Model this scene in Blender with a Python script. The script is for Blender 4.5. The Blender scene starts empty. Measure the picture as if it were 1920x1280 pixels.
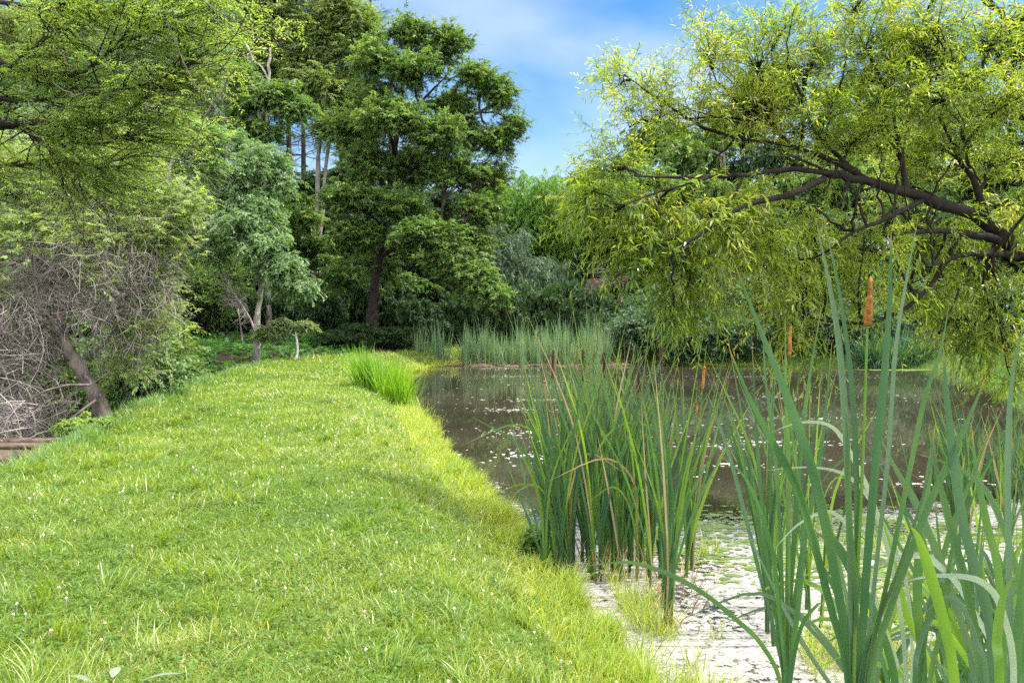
import bpy, math, random
import numpy as np
from mathutils import Vector
R = math.radians
RS = np.random.RandomState(11)
random.seed(11)
scene = bpy.context.scene
C = scene.collection

# ------------------------------------------------------------------ camera
CAM = np.array([0.0, 0.0, 2.1]); FPX = 1493.0; PITCH = math.atan(50 / FPX)
cd = bpy.data.cameras.new("camera"); cam = bpy.data.objects.new("camera", cd); C.objects.link(cam)
cam.location = CAM; cam.rotation_euler = (R(90) - PITCH, 0, 0)
cd.sensor_width = 36; cd.lens = 28; cd.clip_start = 0.05; cd.clip_end = 3000
scene.camera = cam

# ------------------------------------------------------------------ light
SUN_EL, SUN_AZ = R(60), R(88)          # azimuth measured from +Y (view direction) towards +X
sun_dir = np.array([math.sin(SUN_AZ) * math.cos(SUN_EL), math.cos(SUN_AZ) * math.cos(SUN_EL), math.sin(SUN_EL)])
sl = bpy.data.lights.new("sun", 'SUN'); sl.energy = 4.6; sl.angle = R(0.5); sl.color = (1.0, 0.95, 0.86)
so = bpy.data.objects.new("sun", sl); C.objects.link(so)
so.rotation_euler = Vector(sun_dir).to_track_quat('Z', 'Y').to_euler()
w = bpy.data.worlds.new("World"); scene.world = w; w.use_nodes = True
nt = w.node_tree; nt.nodes.clear(); N = nt.nodes.new; L = nt.links.new
out = N('ShaderNodeOutputWorld'); bg = N('ShaderNodeBackground'); sky = N('ShaderNodeTexSky')
sky.sky_type = 'NISHITA'; sky.sun_disc = False; sky.sun_elevation = SUN_EL; sky.sun_rotation = SUN_AZ
sky.air_density = 1.0; sky.dust_density = 0.6; sky.ozone_density = 2.5
tc = N('ShaderNodeTexCoord'); mp = N('ShaderNodeMapping'); mp.inputs['Scale'].default_value = (1.0, 1.0, 2.6)
mp.inputs['Rotation'].default_value = (0.25, 0.1, 0.5)
nz = N('ShaderNodeTexNoise'); nz.inputs['Scale'].default_value = 1.7; nz.inputs['Detail'].default_value = 5
nz.inputs['Roughness'].default_value = 0.48; nz.inputs['Distortion'].default_value = 0.5
rp = N('ShaderNodeValToRGB'); rp.color_ramp.elements[0].position = 0.47; rp.color_ramp.elements[1].position = 0.88
sx = N('ShaderNodeSeparateXYZ')
def maprange(a, b, c, d):
    m = N('ShaderNodeMapRange'); m.interpolation_type = 'SMOOTHSTEP'
    for k, v in zip(('From Min', 'From Max', 'To Min', 'To Max'), (a, b, c, d)): m.inputs[k].default_value = v
    L(sx.outputs['Z'], m.inputs['Value']); return m
lo = maprange(0.30, 0.05, 0.0, 0.20); hi = maprange(0.42, 0.66, 0.0, 0.42); bri = maprange(0.42, 0.66, 0.0, 1.0)  # hi, bri: bright overhead cloud added above the view for sky fill
def mrange(sock, a, b, c, d):
    m = N('ShaderNodeMapRange'); m.interpolation_type = 'SMOOTHSTEP'
    for k, v in zip(('From Min', 'From Max', 'To Min', 'To Max'), (a, b, c, d)): m.inputs[k].default_value = v
    L(sock, m.inputs['Value']); return m
beh = mrange(sx.outputs['Y'], .25, -.35, 0, 1); bmax = N('ShaderNodeMath'); bmax.operation = 'MAXIMUM'; L(bri.outputs[0], bmax.inputs[0]); L(beh.outputs[0], bmax.inputs[1])  # unseen bright cloud added behind the camera as front fill on the trees
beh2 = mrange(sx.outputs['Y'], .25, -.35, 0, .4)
ad = N('ShaderNodeMath'); ad.operation = 'ADD'; ad2 = N('ShaderNodeMath'); ad2.operation = 'ADD'
hs = N('ShaderNodeHueSaturation'); hs.inputs['Saturation'].default_value = 1.35; hs.inputs['Value'].default_value = 0.68
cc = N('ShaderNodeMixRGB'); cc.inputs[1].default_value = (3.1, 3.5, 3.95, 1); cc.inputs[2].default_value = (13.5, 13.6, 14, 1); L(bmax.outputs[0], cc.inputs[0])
mx = N('ShaderNodeMixRGB')
L(tc.outputs['Generated'], mp.inputs[0]); L(mp.outputs[0], nz.inputs['Vector']); L(tc.outputs['Generated'], sx.inputs[0])
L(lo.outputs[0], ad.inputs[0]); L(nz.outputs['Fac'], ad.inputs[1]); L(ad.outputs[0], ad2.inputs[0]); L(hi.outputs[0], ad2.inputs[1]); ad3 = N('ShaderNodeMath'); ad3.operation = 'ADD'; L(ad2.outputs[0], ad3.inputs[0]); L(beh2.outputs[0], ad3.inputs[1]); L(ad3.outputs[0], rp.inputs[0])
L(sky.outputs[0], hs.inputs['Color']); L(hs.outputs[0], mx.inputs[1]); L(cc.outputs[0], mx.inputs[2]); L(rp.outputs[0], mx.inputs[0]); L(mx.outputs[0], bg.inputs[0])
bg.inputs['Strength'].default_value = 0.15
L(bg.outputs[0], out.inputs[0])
scene.view_settings.view_transform = 'Standard'; scene.view_settings.look = 'None'
scene.view_settings.exposure = 1.12; scene.view_settings.gamma = 1.0
cy = scene.cycles
cy.max_bounces = 8; cy.diffuse_bounces = 4; cy.glossy_bounces = 3; cy.transmission_bounces = 5; cy.transparent_max_bounces = 8
cy.use_denoising = False; cy.sample_clamp_indirect = 6.0
try: cy.denoiser = 'OPENIMAGEDENOISE'
except Exception: pass

# ------------------------------------------------------------------ helpers
_c, _s = math.cos(PITCH), math.sin(PITCH)
def P(px, py, d):
    """world point seen at photo pixel (1920x1280) at forward distance d (world y)"""
    u = (px - 960) / FPX; v = (640 - py) / FPX
    r = np.array([u, _c + v * _s, -_s + v * _c]); return CAM + r * (d / r[1])
def G(px, py, z):
    u = (px - 960) / FPX; v = (640 - py) / FPX
    r = np.array([u, _c + v * _s, -_s + v * _c]); return CAM + r * ((z - CAM[2]) / r[2])
def unit(a):
    a = np.asarray(a, float); return a / (np.linalg.norm(a, axis=-1, keepdims=True) + 1e-9)
def spl(pts, n):
    """smooth resample of a polyline (Catmull-Rom)"""
    p = np.asarray(pts, float)
    if len(p) == 2: p = np.array([p[0], (p[0] + p[1]) / 2, p[1]])
    q = np.vstack([2 * p[0] - p[1], p, 2 * p[-1] - p[-2]])
    t = np.linspace(0, len(p) - 1 - 1e-6, n); i = t.astype(int); f = (t - i)[:, None]
    a, b, c, d = q[i], q[i + 1], q[i + 2], q[i + 3]
    return 0.5 * (2 * b + (c - a) * f + (2 * a - 5 * b + 4 * c - d) * f ** 2 + (3 * b - a - 3 * c + d) * f ** 3)

class MB:
    def __init__(s): s.v = []; s.q = []; s.t = []; s.qa = []; s.ta = []; s.n = 0
    def add(s, v, q=None, t=None, qa=None, ta=None):
        v = np.asarray(v, float).reshape(-1, 3)
        if q is not None and len(q):
            q = np.asarray(q).reshape(-1, 4); s.q.append(q + s.n)
            s.qa.append(np.full(len(q), 0.5) if qa is None else np.broadcast_to(qa, (len(q),)))
        if t is not None and len(t):
            t = np.asarray(t).reshape(-1, 3); s.t.append(t + s.n)
            s.ta.append(np.full(len(t), 0.5) if ta is None else np.broadcast_to(ta, (len(t),)))
        s.v.append(v); s.n += len(v)
    def mesh(s, name, origin=(0, 0, 0), smooth=True):
        v = np.vstack(s.v) - np.asarray(origin, float)
        q = np.vstack(s.q) if s.q else np.zeros((0, 4), int); t = np.vstack(s.t) if s.t else np.zeros((0, 3), int)
        me = bpy.data.meshes.new(name); me.vertices.add(len(v)); me.vertices.foreach_set('co', v.astype(np.float32).ravel())
        nl = len(q) * 4 + len(t) * 3; me.loops.add(nl)
        me.loops.foreach_set('vertex_index', np.concatenate([q.ravel(), t.ravel()]).astype(np.int32))
        st = np.concatenate([np.arange(len(q)) * 4, len(q) * 4 + np.arange(len(t)) * 3]).astype(np.int32)
        me.polygons.add(len(st)); me.polygons.foreach_set('loop_start', st)
        try: me.polygons.foreach_set('loop_total', np.concatenate([np.full(len(q), 4), np.full(len(t), 3)]).astype(np.int32))
        except Exception: pass
        me.update(calc_edges=True)
        if smooth: me.polygons.foreach_set('use_smooth', np.ones(len(st), bool))
        at = me.attributes.new('v', 'FLOAT', 'FACE')
        at.data.foreach_set('value', np.concatenate((s.qa + s.ta) or [np.zeros(0)]).astype(np.float32))
        if getattr(s, 'u', None) and sum(len(x) for x in s.u) == len(v): me.attributes.new('u', 'FLOAT', 'POINT').data.foreach_set('value', np.concatenate(s.u).astype(np.float32))
        if getattr(s, 'tt', None) and sum(len(x) for x in s.tt) == len(v): me.attributes.new('along', 'FLOAT', 'POINT').data.foreach_set('value', np.concatenate(s.tt).astype(np.float32))
        return me
    def build(s, name, mat, parent=None, origin=(0, 0, 0), smooth=True):
        me = s.mesh(name, origin, smooth); me.materials.append(mat)
        o = bpy.data.objects.new(name, me); C.objects.link(o)
        if parent is not None: o.parent = parent
        else: o.location = origin
        return o
    # --- shapes
    def tubes(s, pl, rad, sides=5, val=0.5):
        """pl (N,K,3) polylines, rad (N,K)"""
        pl = np.asarray(pl, float); rad = np.asarray(rad, float)
        if pl.ndim == 2: pl = pl[None]; rad = rad[None]
        n, k, _ = pl.shape
        T = unit(np.gradient(pl, axis=1))
        ref = np.where(np.abs(T[:, :1, 2:3]) > 0.8, np.array([1., 0.1, 0]), np.array([0.05, 0.1, 1.]))
        A = unit(np.cross(T, np.broadcast_to(ref, T.shape))); B = np.cross(T, A)
        a = np.linspace(0, 2 * math.pi, sides, endpoint=False)
        ring = pl[:, :, None] + rad[:, :, None, None] * (A[:, :, None] * np.cos(a)[None, None, :, None] + B[:, :, None] * np.sin(a)[None, None, :, None])
        idx = np.arange(n * k * sides).reshape(n, k, sides)
        q = np.stack([idx[:, :-1], np.roll(idx[:, :-1], -1, 2), np.roll(idx[:, 1:], -1, 2), idx[:, 1:]], -1).reshape(-1, 4)
        s.add(ring, q, qa=np.repeat(np.broadcast_to(val, (n,)), (k - 1) * sides))
    def leaves(s, p, d, nrm, ln, wd, val, fold=0.12):
        """kite leaves, one quad each"""
        d = unit(d); sd = unit(np.cross(d, nrm)); up = np.cross(sd, d)
        ln = np.broadcast_to(ln, (len(p),))[:, None]; wd = np.broadcast_to(wd, (len(p),))[:, None]
        a = p; b = p + d * ln * 0.42 + sd * wd * 0.5 + up * wd * fold; c = p + d * ln - up * ln * 0.06; e = p + d * ln * 0.42 - sd * wd * 0.5 + up * wd * fold
        v = np.stack([a, b, c, e], 1); s.add(v, np.arange(len(p) * 4).reshape(-1, 4), qa=val)
    def blades(s, p, az, ln, wd, lean, curl, val, k=3, fold=0.0):
        """grass-like blades, tapering ribbons of k segments ending in a point. vectorised"""
        n = len(p); t = np.linspace(0, 1, k + 1)[None, :]
        ln = np.broadcast_to(ln, (n,))[:, None]; wd = np.broadcast_to(wd, (n,))[:, None]
        th = lean[:, None] + curl[:, None] * t
        dr = np.sin(th); dz = np.cos(th)
        step = ln / k
        r = np.concatenate([np.zeros((n, 1)), np.cumsum((dr[:, :-1] + dr[:, 1:]) / 2 * step, 1)], 1)
        z = np.concatenate([np.zeros((n, 1)), np.cumsum((dz[:, :-1] + dz[:, 1:]) / 2 * step, 1)], 1)
        ca, sa = np.cos(az)[:, None], np.sin(az)[:, None]
        cen = np.stack([p[:, 0:1] + ca * r, p[:, 1:2] + sa * r, p[:, 2:3] + z], -1)
        tw = RS.uniform(-1.2, 1.2, n)[:, None]
        sx_, sy_ = -np.sin(az[:, None] + tw), np.cos(az[:, None] + tw)
        ww = wd * 0.5 * np.clip(1.25 * (1 - t ** 2.2), 0, 1)
        sd = np.stack([sx_ * ww, sy_ * ww, 0 * ww], -1)
        lft = cen[:, :-1] - sd[:, :-1]; rgt = cen[:, :-1] + sd[:, :-1]
        v = np.concatenate([lft, rgt, cen[:, -1:]], 1)        # k left, k right, tip
        base = (np.arange(n) * (2 * k + 1))[:, None]
        q = np.stack([np.stack([base[:, 0] + i, base[:, 0] + k + i, base[:, 0] + k + i + 1, base[:, 0] + i + 1], -1) for i in range(k - 1)], 1).reshape(-1, 4)
        tr = np.stack([base[:, 0] + k - 1, base[:, 0] + 2 * k - 1, base[:, 0] + 2 * k], -1)
        s.add(v, q, tr, np.repeat(val, k - 1), val)
    def ribbon(s, pts, wd, n=18, fold=0.14, face=None, val=0.5, thick=0.0012, shape='strap'):
        """one strap leaf: V-folded ribbon with thickness along a smooth path, base first, pointed tip"""
        c = spl(pts, n); T = unit(np.gradient(c, axis=0))
        f = np.array(face if face is not None else (0, -1, 0), float)
        S = unit(np.cross(T, np.broadcast_to(f, T.shape))); U = np.cross(S, T)
        t = np.linspace(0, 1, n)
        if shape == 'strap': w_ = wd * 0.5 * np.minimum(1, (1 - t) * 3.2 + 0.0) ** 0.75 * (0.75 + 0.35 * np.sin(t * 2.6))
        else: w_ = wd * 0.5 * np.sin(np.pi * np.clip(t * 0.96 + 0.04, 0, 1)) ** 0.8
        w_ = np.maximum(w_, 0.0004)[:, None]
        l = c - S * w_ + U * w_ * fold; r = c + S * w_ + U * w_ * fold; m = c
        s.u = getattr(s, 'u', []) + [np.tile([-1., 0., 1.], n)]; s.tt = getattr(s, 'tt', []) + [np.repeat(t, 3)]
        v = np.stack([l, m, r], 1); i = np.arange(n * 3).reshape(n, 3)
        q = [np.stack([i[:-1, a], i[:-1, a + 1], i[1:, a + 1], i[1:, a]], -1) for a in range(2)]
        s.add(v, np.concatenate(q), qa=val)
    def lathe(s, a, b, prof, sides=12, val=0.5):
        a, b = np.asarray(a, float), np.asarray(b, float); t = np.array([x[0] for x in prof]); r = np.array([x[1] for x in prof])
        s.tubes((a + (b - a) * t[:, None])[None], r[None], sides, val)

def tag(o, label=None, cat=None, group=None, kind=None):
    if label: o['label'] = label
    if cat: o['category'] = cat
    if group: o['group'] = group
    if kind: o['kind'] = kind
    return o
def empty(name, loc, label, cat, group=None):
    o = bpy.data.objects.new(name, None); C.objects.link(o); o.location = Vector(loc); o.empty_display_size = 0.2
    return tag(o, label, cat, group)
def dup(root, loc, rz, sc=(1, 1, 1), label=None, group=None):
    r = root.copy(); C.objects.link(r); r.location = Vector(loc); r.rotation_euler = (0, 0, rz); r.scale = sc
    if label: r['label'] = label
    if group: r['group'] = group
    for ch in root.children:
        c = ch.copy(); C.objects.link(c); c.parent = r
        for g in ch.children:
            d = g.copy(); C.objects.link(d); d.parent = c
    return r

# ------------------------------------------------------------------ materials
def mat_new(name):
    m = bpy.data.materials.new(name); m.use_nodes = True; n = m.node_tree; n.nodes.clear(); return m, n
def leaf_mat(name, cols, trans=0.45, rough=0.45, tcol=1.5, nscale=1.2, spec=0.5, yel=1.15, vein=False):
    """thin leaf: glossy front + light shining through; colour varies leaf by leaf (attribute v) and in patches"""
    m, n = mat_new(name); N = n.nodes.new; L = n.links.new
    at = N('ShaderNodeAttribute'); at.attribute_name = 'v'
    tc = N('ShaderNodeTexCoord'); nz = N('ShaderNodeTexNoise'); nz.inputs['Scale'].default_value = nscale; nz.inputs['Detail'].default_value = 2
    L(tc.outputs['Object'], nz.inputs['Vector'])
    ma = N('ShaderNodeMath'); ma.operation = 'MULTIPLY_ADD'; ma.inputs[1].default_value = 0.7; ma.inputs[2].default_value = -0.35
    L(nz.outputs['Fac'], ma.inputs[0]); ad = N('ShaderNodeMath'); ad.operation = 'ADD'; L(at.outputs['Fac'], ad.inputs[0]); L(ma.outputs[0], ad.inputs[1])
    rp = N('ShaderNodeValToRGB'); e = rp.color_ramp.elements
    for i, c in enumerate(cols):
        pos = i / (len(cols) - 1)
        if i < 2: el = e[i]; el.position = pos
        else: el = e.new(pos)
        el.color = (*c, 1)
    if len(cols) > 2:
        e[1].position = 1 / (len(cols) - 1)
    L(ad.outputs[0], rp.inputs[0])
    pb = N('ShaderNodeBsdfPrincipled'); pb.inputs['Roughness'].default_value = rough; pb.inputs['Specular IOR Level'].default_value = spec
    if vein:
        au = N('ShaderNodeAttribute'); au.attribute_name = 'u'; ml = N('ShaderNodeMath'); ml.operation = 'MULTIPLY'; ml.inputs[1].default_value = 34; L(au.outputs['Fac'], ml.inputs[0])
        si = N('ShaderNodeMath'); si.operation = 'SINE'; L(ml.outputs[0], si.inputs[0]); bp = N('ShaderNodeBump'); bp.inputs['Strength'].default_value = .55; bp.inputs['Distance'].default_value = .0006; L(si.outputs[0], bp.inputs['Height']); L(bp.outputs[0], pb.inputs['Normal'])
        n3 = N('ShaderNodeTexNoise'); n3.inputs['Scale'].default_value = 5; n3.inputs['Detail'].default_value = 4; L(tc.outputs['Object'], n3.inputs['Vector'])
        mm = N('ShaderNodeMath'); mm.operation = 'MULTIPLY_ADD'; mm.inputs[1].default_value = .10; L(si.outputs[0], mm.inputs[0]); L(n3.outputs['Fac'], mm.inputs[2]); ms_ = N('ShaderNodeMath'); ms_.operation = 'ADD'; ms_.inputs[1].default_value = -.5; L(mm.outputs[0], ms_.inputs[0])
        a3 = N('ShaderNodeMath'); a3.operation = 'ADD'; L(ad.outputs[0], a3.inputs[0]); L(ms_.outputs[0], a3.inputs[1]); L(a3.outputs[0], rp.inputs[0])
    col = rp.outputs[0]
    if vein:   # withered brown tips
        al = N('ShaderNodeAttribute'); al.attribute_name = 'along'; nj = N('ShaderNodeMath'); nj.operation = 'MULTIPLY_ADD'; nj.inputs[1].default_value = .10; L(n3.outputs['Fac'], nj.inputs[0]); L(al.outputs['Fac'], nj.inputs[2])
        mrr = N('ShaderNodeMapRange'); mrr.inputs['From Min'].default_value = .985; mrr.inputs['From Max'].default_value = 1.04; mrr.inputs['To Max'].default_value = .85; L(nj.outputs[0], mrr.inputs['Value'])
        bm2 = N('ShaderNodeMixRGB'); bm2.inputs[2].default_value = (.20, .12, .045, 1); L(mrr.outputs[0], bm2.inputs[0]); L(rp.outputs[0], bm2.inputs[1]); col = bm2.outputs[0]
    L(col, pb.inputs['Base Color'])
    tr = N('ShaderNodeBsdfTranslucent'); mu = N('ShaderNodeMixRGB'); mu.blend_type = 'MULTIPLY'; mu.inputs[0].default_value = 1
    mu.inputs[2].default_value = (tcol * yel, tcol, tcol * 0.45, 1); L(col, mu.inputs[1]); L(mu.outputs[0], tr.inputs[0])
    mxs = N('ShaderNodeMixShader'); mxs.inputs[0].default_value = trans; L(pb.outputs[0], mxs.inputs[1]); L(tr.outputs[0], mxs.inputs[2])
    o = N('ShaderNodeOutputMaterial'); L(mxs.outputs[0], o.inputs[0]); return m
def bark_mat(name, a, b, scale=8, bump=0.6, rough=0.9, stretch=0.25):
    m, n = mat_new(name); N = n.nodes.new; L = n.links.new
    tc = N('ShaderNodeTexCoord'); mp = N('ShaderNodeMapping'); mp.inputs['Scale'].default_value = (1, 1, stretch); L(tc.outputs['Object'], mp.inputs[0])
    nz = N('ShaderNodeTexNoise'); nz.inputs['Scale'].default_value = scale; nz.inputs['Detail'].default_value = 8; nz.inputs['Roughness'].default_value = 0.7; L(mp.outputs[0], nz.inputs['Vector'])
    n2 = N('ShaderNodeTexNoise'); n2.inputs['Scale'].default_value = scale * 0.35; n2.inputs['Detail'].default_value = 4; L(tc.outputs['Object'], n2.inputs['Vector'])
    ad = N('ShaderNodeMath'); ad.operation = 'MULTIPLY_ADD'; ad.inputs[1].default_value = 0.5; L(n2.outputs['Fac'], ad.inputs[0]); 
    hf = N('ShaderNodeMath'); hf.operation = 'MULTIPLY'; hf.inputs[1].default_value = 0.5; L(nz.outputs['Fac'], hf.inputs[0]); L(hf.outputs[0], ad.inputs[2])
    rp = N('ShaderNodeValToRGB'); rp.color_ramp.elements[0].position = 0.38; rp.color_ramp.elements[1].position = 0.62
    rp.color_ramp.elements[0].color = (*a, 1); rp.color_ramp.elements[1].color = (*b, 1); L(ad.outputs[0], rp.inputs[0])
    pb = N('ShaderNodeBsdfPrincipled'); pb.inputs['Roughness'].default_value = rough; pb.inputs['Specular IOR Level'].default_value = 0.2; L(rp.outputs[0], pb.inputs['Base Color'])
    bp = N('ShaderNodeBump'); bp.inputs['Strength'].default_value = bump; bp.inputs['Distance'].default_value = 0.03; L(nz.outputs['Fac'], bp.inputs['Height']); L(bp.outputs[0], pb.inputs['Normal'])
    o = N('ShaderNodeOutputMaterial'); L(pb.outputs[0], o.inputs[0]); return m

M = {}
M['grass'] = leaf_mat('grass', [(.024, .075, .008), (.095, .185, .012), (.17, .245, .018), (.34, .36, .18)], trans=.42, rough=.38, tcol=1.7, nscale=.7)
M['bank_grass'] = leaf_mat('bank_grass', [(.07, .14, .015), (.17, .27, .025), (.27, .34, .05), (.34, .34, .13)], trans=.45, rough=.42, tcol=1.8, nscale=.8)
M['sedge'] = leaf_mat('sedge', [(.06, .16, .01), (.11, .25, .015), (.18, .31, .03)], trans=.5, rough=.4, tcol=1.7, nscale=1.5)
M['clover'] = leaf_mat('clover', [(.045, .11, .012), (.095, .18, .018)], trans=.4, rough=.5, tcol=1.5)
M['flower'] = leaf_mat('clover_flower', [(.55, .45, .42), (.8, .76, .7)], trans=.3, rough=.7, tcol=1.1, yel=1)
M['cattail'] = leaf_mat('cattail_leaf', [(.016, .058, .022), (.032, .088, .032), (.06, .13, .036)], trans=.34, rough=.36, tcol=2.3, nscale=2.5, vein=True)
M['cattail_pale'] = leaf_mat('cattail_pale', [(.040, .098, .052), (.078, .14, .08)], trans=.32, rough=.28, tcol=1.6, nscale=2, vein=True)  # grey-green variant; its paleness also paints glints onto some blades
M['cattail_lime'] = leaf_mat('cattail_lime', [(.07, .16, .02), (.13, .23, .03)], trans=.5, rough=.45, tcol=1.8, nscale=2, vein=True)
M['reed_far'] = leaf_mat('reed_far', [(.06, .14, .065), (.12, .22, .11), (.22, .28, .17)], trans=.4, rough=.45, tcol=1.5, nscale=1.0)
M['cattail_painted_sheen'] = leaf_mat('cattail_painted_sheen', [(.15, .23, .16), (.26, .33, .26)], trans=.3, rough=.22, tcol=1.4, nscale=2, vein=True)  # specular sheen of the arching blades painted into the base colour
M['dry'] = leaf_mat('dry_leaf', [(.17, .11, .06), (.30, .23, .13)], trans=.25, rough=.8, tcol=1.1, nscale=3)
M['head_brown'] = bark_mat('cattail_brown', (.022, .010, .006), (.055, .024, .012), 90, .5, 1.0, 1)
M['head_orange'] = bark_mat('cattail_orange', (.13, .048, .010), (.38, .18, .04), 70, .8, 1.0, 1)
M['willow'] = leaf_mat('willow_leaf', [(.05, .10, .015), (.115, .185, .022), (.20, .265, .03), (.28, .29, .08)], trans=.55, rough=.36, tcol=1.9, nscale=.8, yel=1.05)
M['feather'] = leaf_mat('feather_leaf', [(.09, .175, .032), (.16, .265, .055), (.25, .34, .10)], trans=.5, rough=.5, tcol=1.8, nscale=.9)
M['lime'] = leaf_mat('lime_leaf', [(.05, .16, .01), (.10, .24, .015), (.15, .28, .03)], trans=.45, rough=.5, tcol=1.7, nscale=.6)
M['broad'] = leaf_mat('broad_leaf', [(.050, .11, .024), (.088, .172, .036), (.14, .23, .055)], trans=.42, rough=.5, tcol=1.8, spec=.3, nscale=.35)
M['pale'] = leaf_mat('pale_leaf', [(.06, .135, .04), (.105, .20, .062), (.16, .26, .095)], trans=.4, rough=.5, tcol=1.6, spec=.35, nscale=.5, yel=1)
M['olive'] = leaf_mat('olive_leaf', [(.065, .125, .025), (.115, .19, .04), (.18, .25, .06)], trans=.42, rough=.5, tcol=1.8, spec=.3, nscale=.3)
M['blue'] = leaf_mat('blue_leaf', [(.028, .078, .034), (.048, .115, .048), (.08, .155, .062)], trans=.34, rough=.5, tcol=1.3, nscale=.4, yel=1)
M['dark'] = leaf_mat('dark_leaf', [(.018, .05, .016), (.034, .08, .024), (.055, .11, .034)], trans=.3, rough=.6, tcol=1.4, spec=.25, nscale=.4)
M['fern'] = leaf_mat('fern_leaf', [(.02, .08, .012), (.04, .14, .016), (.07, .19, .02)], trans=.4, rough=.5, tcol=1.6, nscale=.5)
M['red'] = leaf_mat('red_leaf', [(.12, .03, .015), (.22, .07, .03)], trans=.3, rough=.6, tcol=1.2)
M['bark_willow'] = bark_mat('bark_willow', (.004, .003, .003), (.026, .020, .016), 14, 1.0)
M['bark'] = bark_mat('bark', (.03, .024, .02), (.16, .135, .115), 9, .9)
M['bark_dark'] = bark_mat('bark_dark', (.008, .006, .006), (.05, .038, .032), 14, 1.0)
M['bark_pale'] = bark_mat('bark_pale', (.10, .085, .075), (.30, .27, .24), 7, .5)
M['bark_white'] = bark_mat('bark_white', (.30, .27, .24), (.72, .68, .64), 9, .4)
M['bark_patchy'] = bark_mat('bark_patchy', (.05, .045, .035), (.36, .34, .29), 5, .5)
M['twig_grey'] = bark_mat('twig_grey', (.12, .10, .095), (.37, .32, .30), 6, .2)
M['wood'] = bark_mat('weathered_wood', (.035, .024, .018), (.14, .10, .075), 14, .5, .85, 1)
M['stone'] = bark_mat('stone', (.015, .013, .016), (.06, .055, .06), 25, .6, .6, 1)

# ------------------------------------------------------------------ terrain
POND = np.array([(0.95, -6), (0.95, 2), (0.80, 4.5), (0.68, 5.2), (0.34, 6.7), (-0.12, 8.6), (-0.30, 9.3), (-0.65, 10.8), (-1.25, 13.4), (-1.9, 16.6), (-2.7, 20.5),
                 (-3.2, 24.5), (-3.6, 28.5), (-3.3, 31.5), (-1.9, 33.4), (1.5, 34.4), (5.5, 34.4), (8, 32.4), (12, 32), (15.5, 31.2), (16.6, 28), (14.2, 24), (12.4, 20), (10.2, 15.5),
                 (8.9, 12), (7.9, 9), (7.2, 6.5), (7.2, 1), (7, -6)])
def sdist(x, y):
    """signed distance to the shoreline, positive on land"""
    p = np.stack([x, y], -1); A = POND; B = np.roll(POND, -1, 0); best = np.full(x.shape, 1e9); ins = np.zeros(x.shape, bool)
    for a, b in zip(A, B):
        ab = b - a; t = np.clip(((p - a) @ ab) / (ab @ ab), 0, 1); dd = np.linalg.norm(p - a - t[..., None] * ab, axis=-1); best = np.minimum(best, dd)
        c = (a[1] > y) != (b[1] > y); xi = a[0] + (y - a[1]) * (b[0] - a[0]) / (b[1] - a[1] + 1e-12); ins ^= c & (x < xi)
    return np.where(ins, -best, best)
def ss(t): t = np.clip(t, 0, 1); return t * t * (3 - 2 * t)
XLY = [-30, 3, 8.5, 12.6, 18.4, 23.9, 26.5, 28.2, 31, 34, 37]; XLX = [-5.0, -4.9, -5.1, -6.1, -7.4, -7.8, -8.0, -7.6, -5.6, -4.2, -2]
def xl(y): return np.interp(y, XLY, XLX)
def height(x, y):
    x = np.asarray(x, float); y = np.asarray(y, float)
    s = sdist(x, y)
    land = 0.5 * ss(s / 1.5) + 0.0
    land = np.where(s < 0, -0.55 * ss(-s / 2.0), land)
    wob = 0.035 * np.sin(x * 1.3 + y * .7) * np.sin(y * 0.9 - x * .4) + 0.015 * np.sin(x * 4.1) * np.sin(y * 3.7)
    ds = xl(y) - x                                    # beyond the left edge of the dike
    fade = ss((y - 24) / 8)
    ditch = -1.6 * ss(ds / 1.7) * (1 - fade) + ss((ds - 5) / 10) * 0.8 * (1 - fade)
    rise = ss((y - 27) / 12) * ss((ds) / 5) * 0.75
    back = np.clip(y - 37, 0, 75) * 0.085 * ss((y - 37) / 10)
    right = ss((x - 17) / 12) * 0.8
    leftfar = ss((-x - 18) / 25) * 2.0
    h = land + np.where(s > 0.3, wob * ss((s - .3) / 1.5), 0) + np.where(s > 0, ditch + rise + back + right + leftfar, 0) * ss(s / 1.0)
    return h
def axis(lo, hi, a, b, fine, coarse):
    mid = np.arange(a, b + 1e-6, fine); l = [a]; st = fine
    while l[-1] > lo: st = min(st * 1.25, coarse); l.append(l[-1] - st)
    r = [b]; st = fine
    while r[-1] < hi: st = min(st * 1.25, coarse); r.append(r[-1] + st)
    return np.array(sorted(l[1:]) + list(mid) + r[1:])
gx = axis(-600, 600, -12, 18, 0.2, 60); gy = axis(-60, 900, -3, 40, 0.2, 60)
X, Y = np.meshgrid(gx, gy); Z = height(X, Y)
mb = MB(); idx = np.arange(X.size).reshape(X.shape)
mb.add(np.stack([X, Y, Z], -1), np.stack([idx[:-1, :-1], idx[:-1, 1:], idx[1:, 1:], idx[1:, :-1]], -1))
m, n = mat_new('ground'); NN = n.nodes.new; LL = n.links.new
tc = NN('ShaderNodeTexCoord'); nz = NN('ShaderNodeTexNoise'); nz.inputs['Scale'].default_value = 3; nz.inputs['Detail'].default_value = 8; LL(tc.outputs['Object'], nz.inputs['Vector'])
n2 = NN('ShaderNodeTexNoise'); n2.inputs['Scale'].default_value = 40; n2.inputs['Detail'].default_value = 4; LL(tc.outputs['Object'], n2.inputs['Vector'])
lr = NN('ShaderNodeValToRGB'); lr.color_ramp.elements[0].color = (.035, .06, .012, 1); lr.color_ramp.elements[1].color = (.08, .12, .02, 1); LL(n2.outputs['Fac'], lr.inputs[0])
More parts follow.
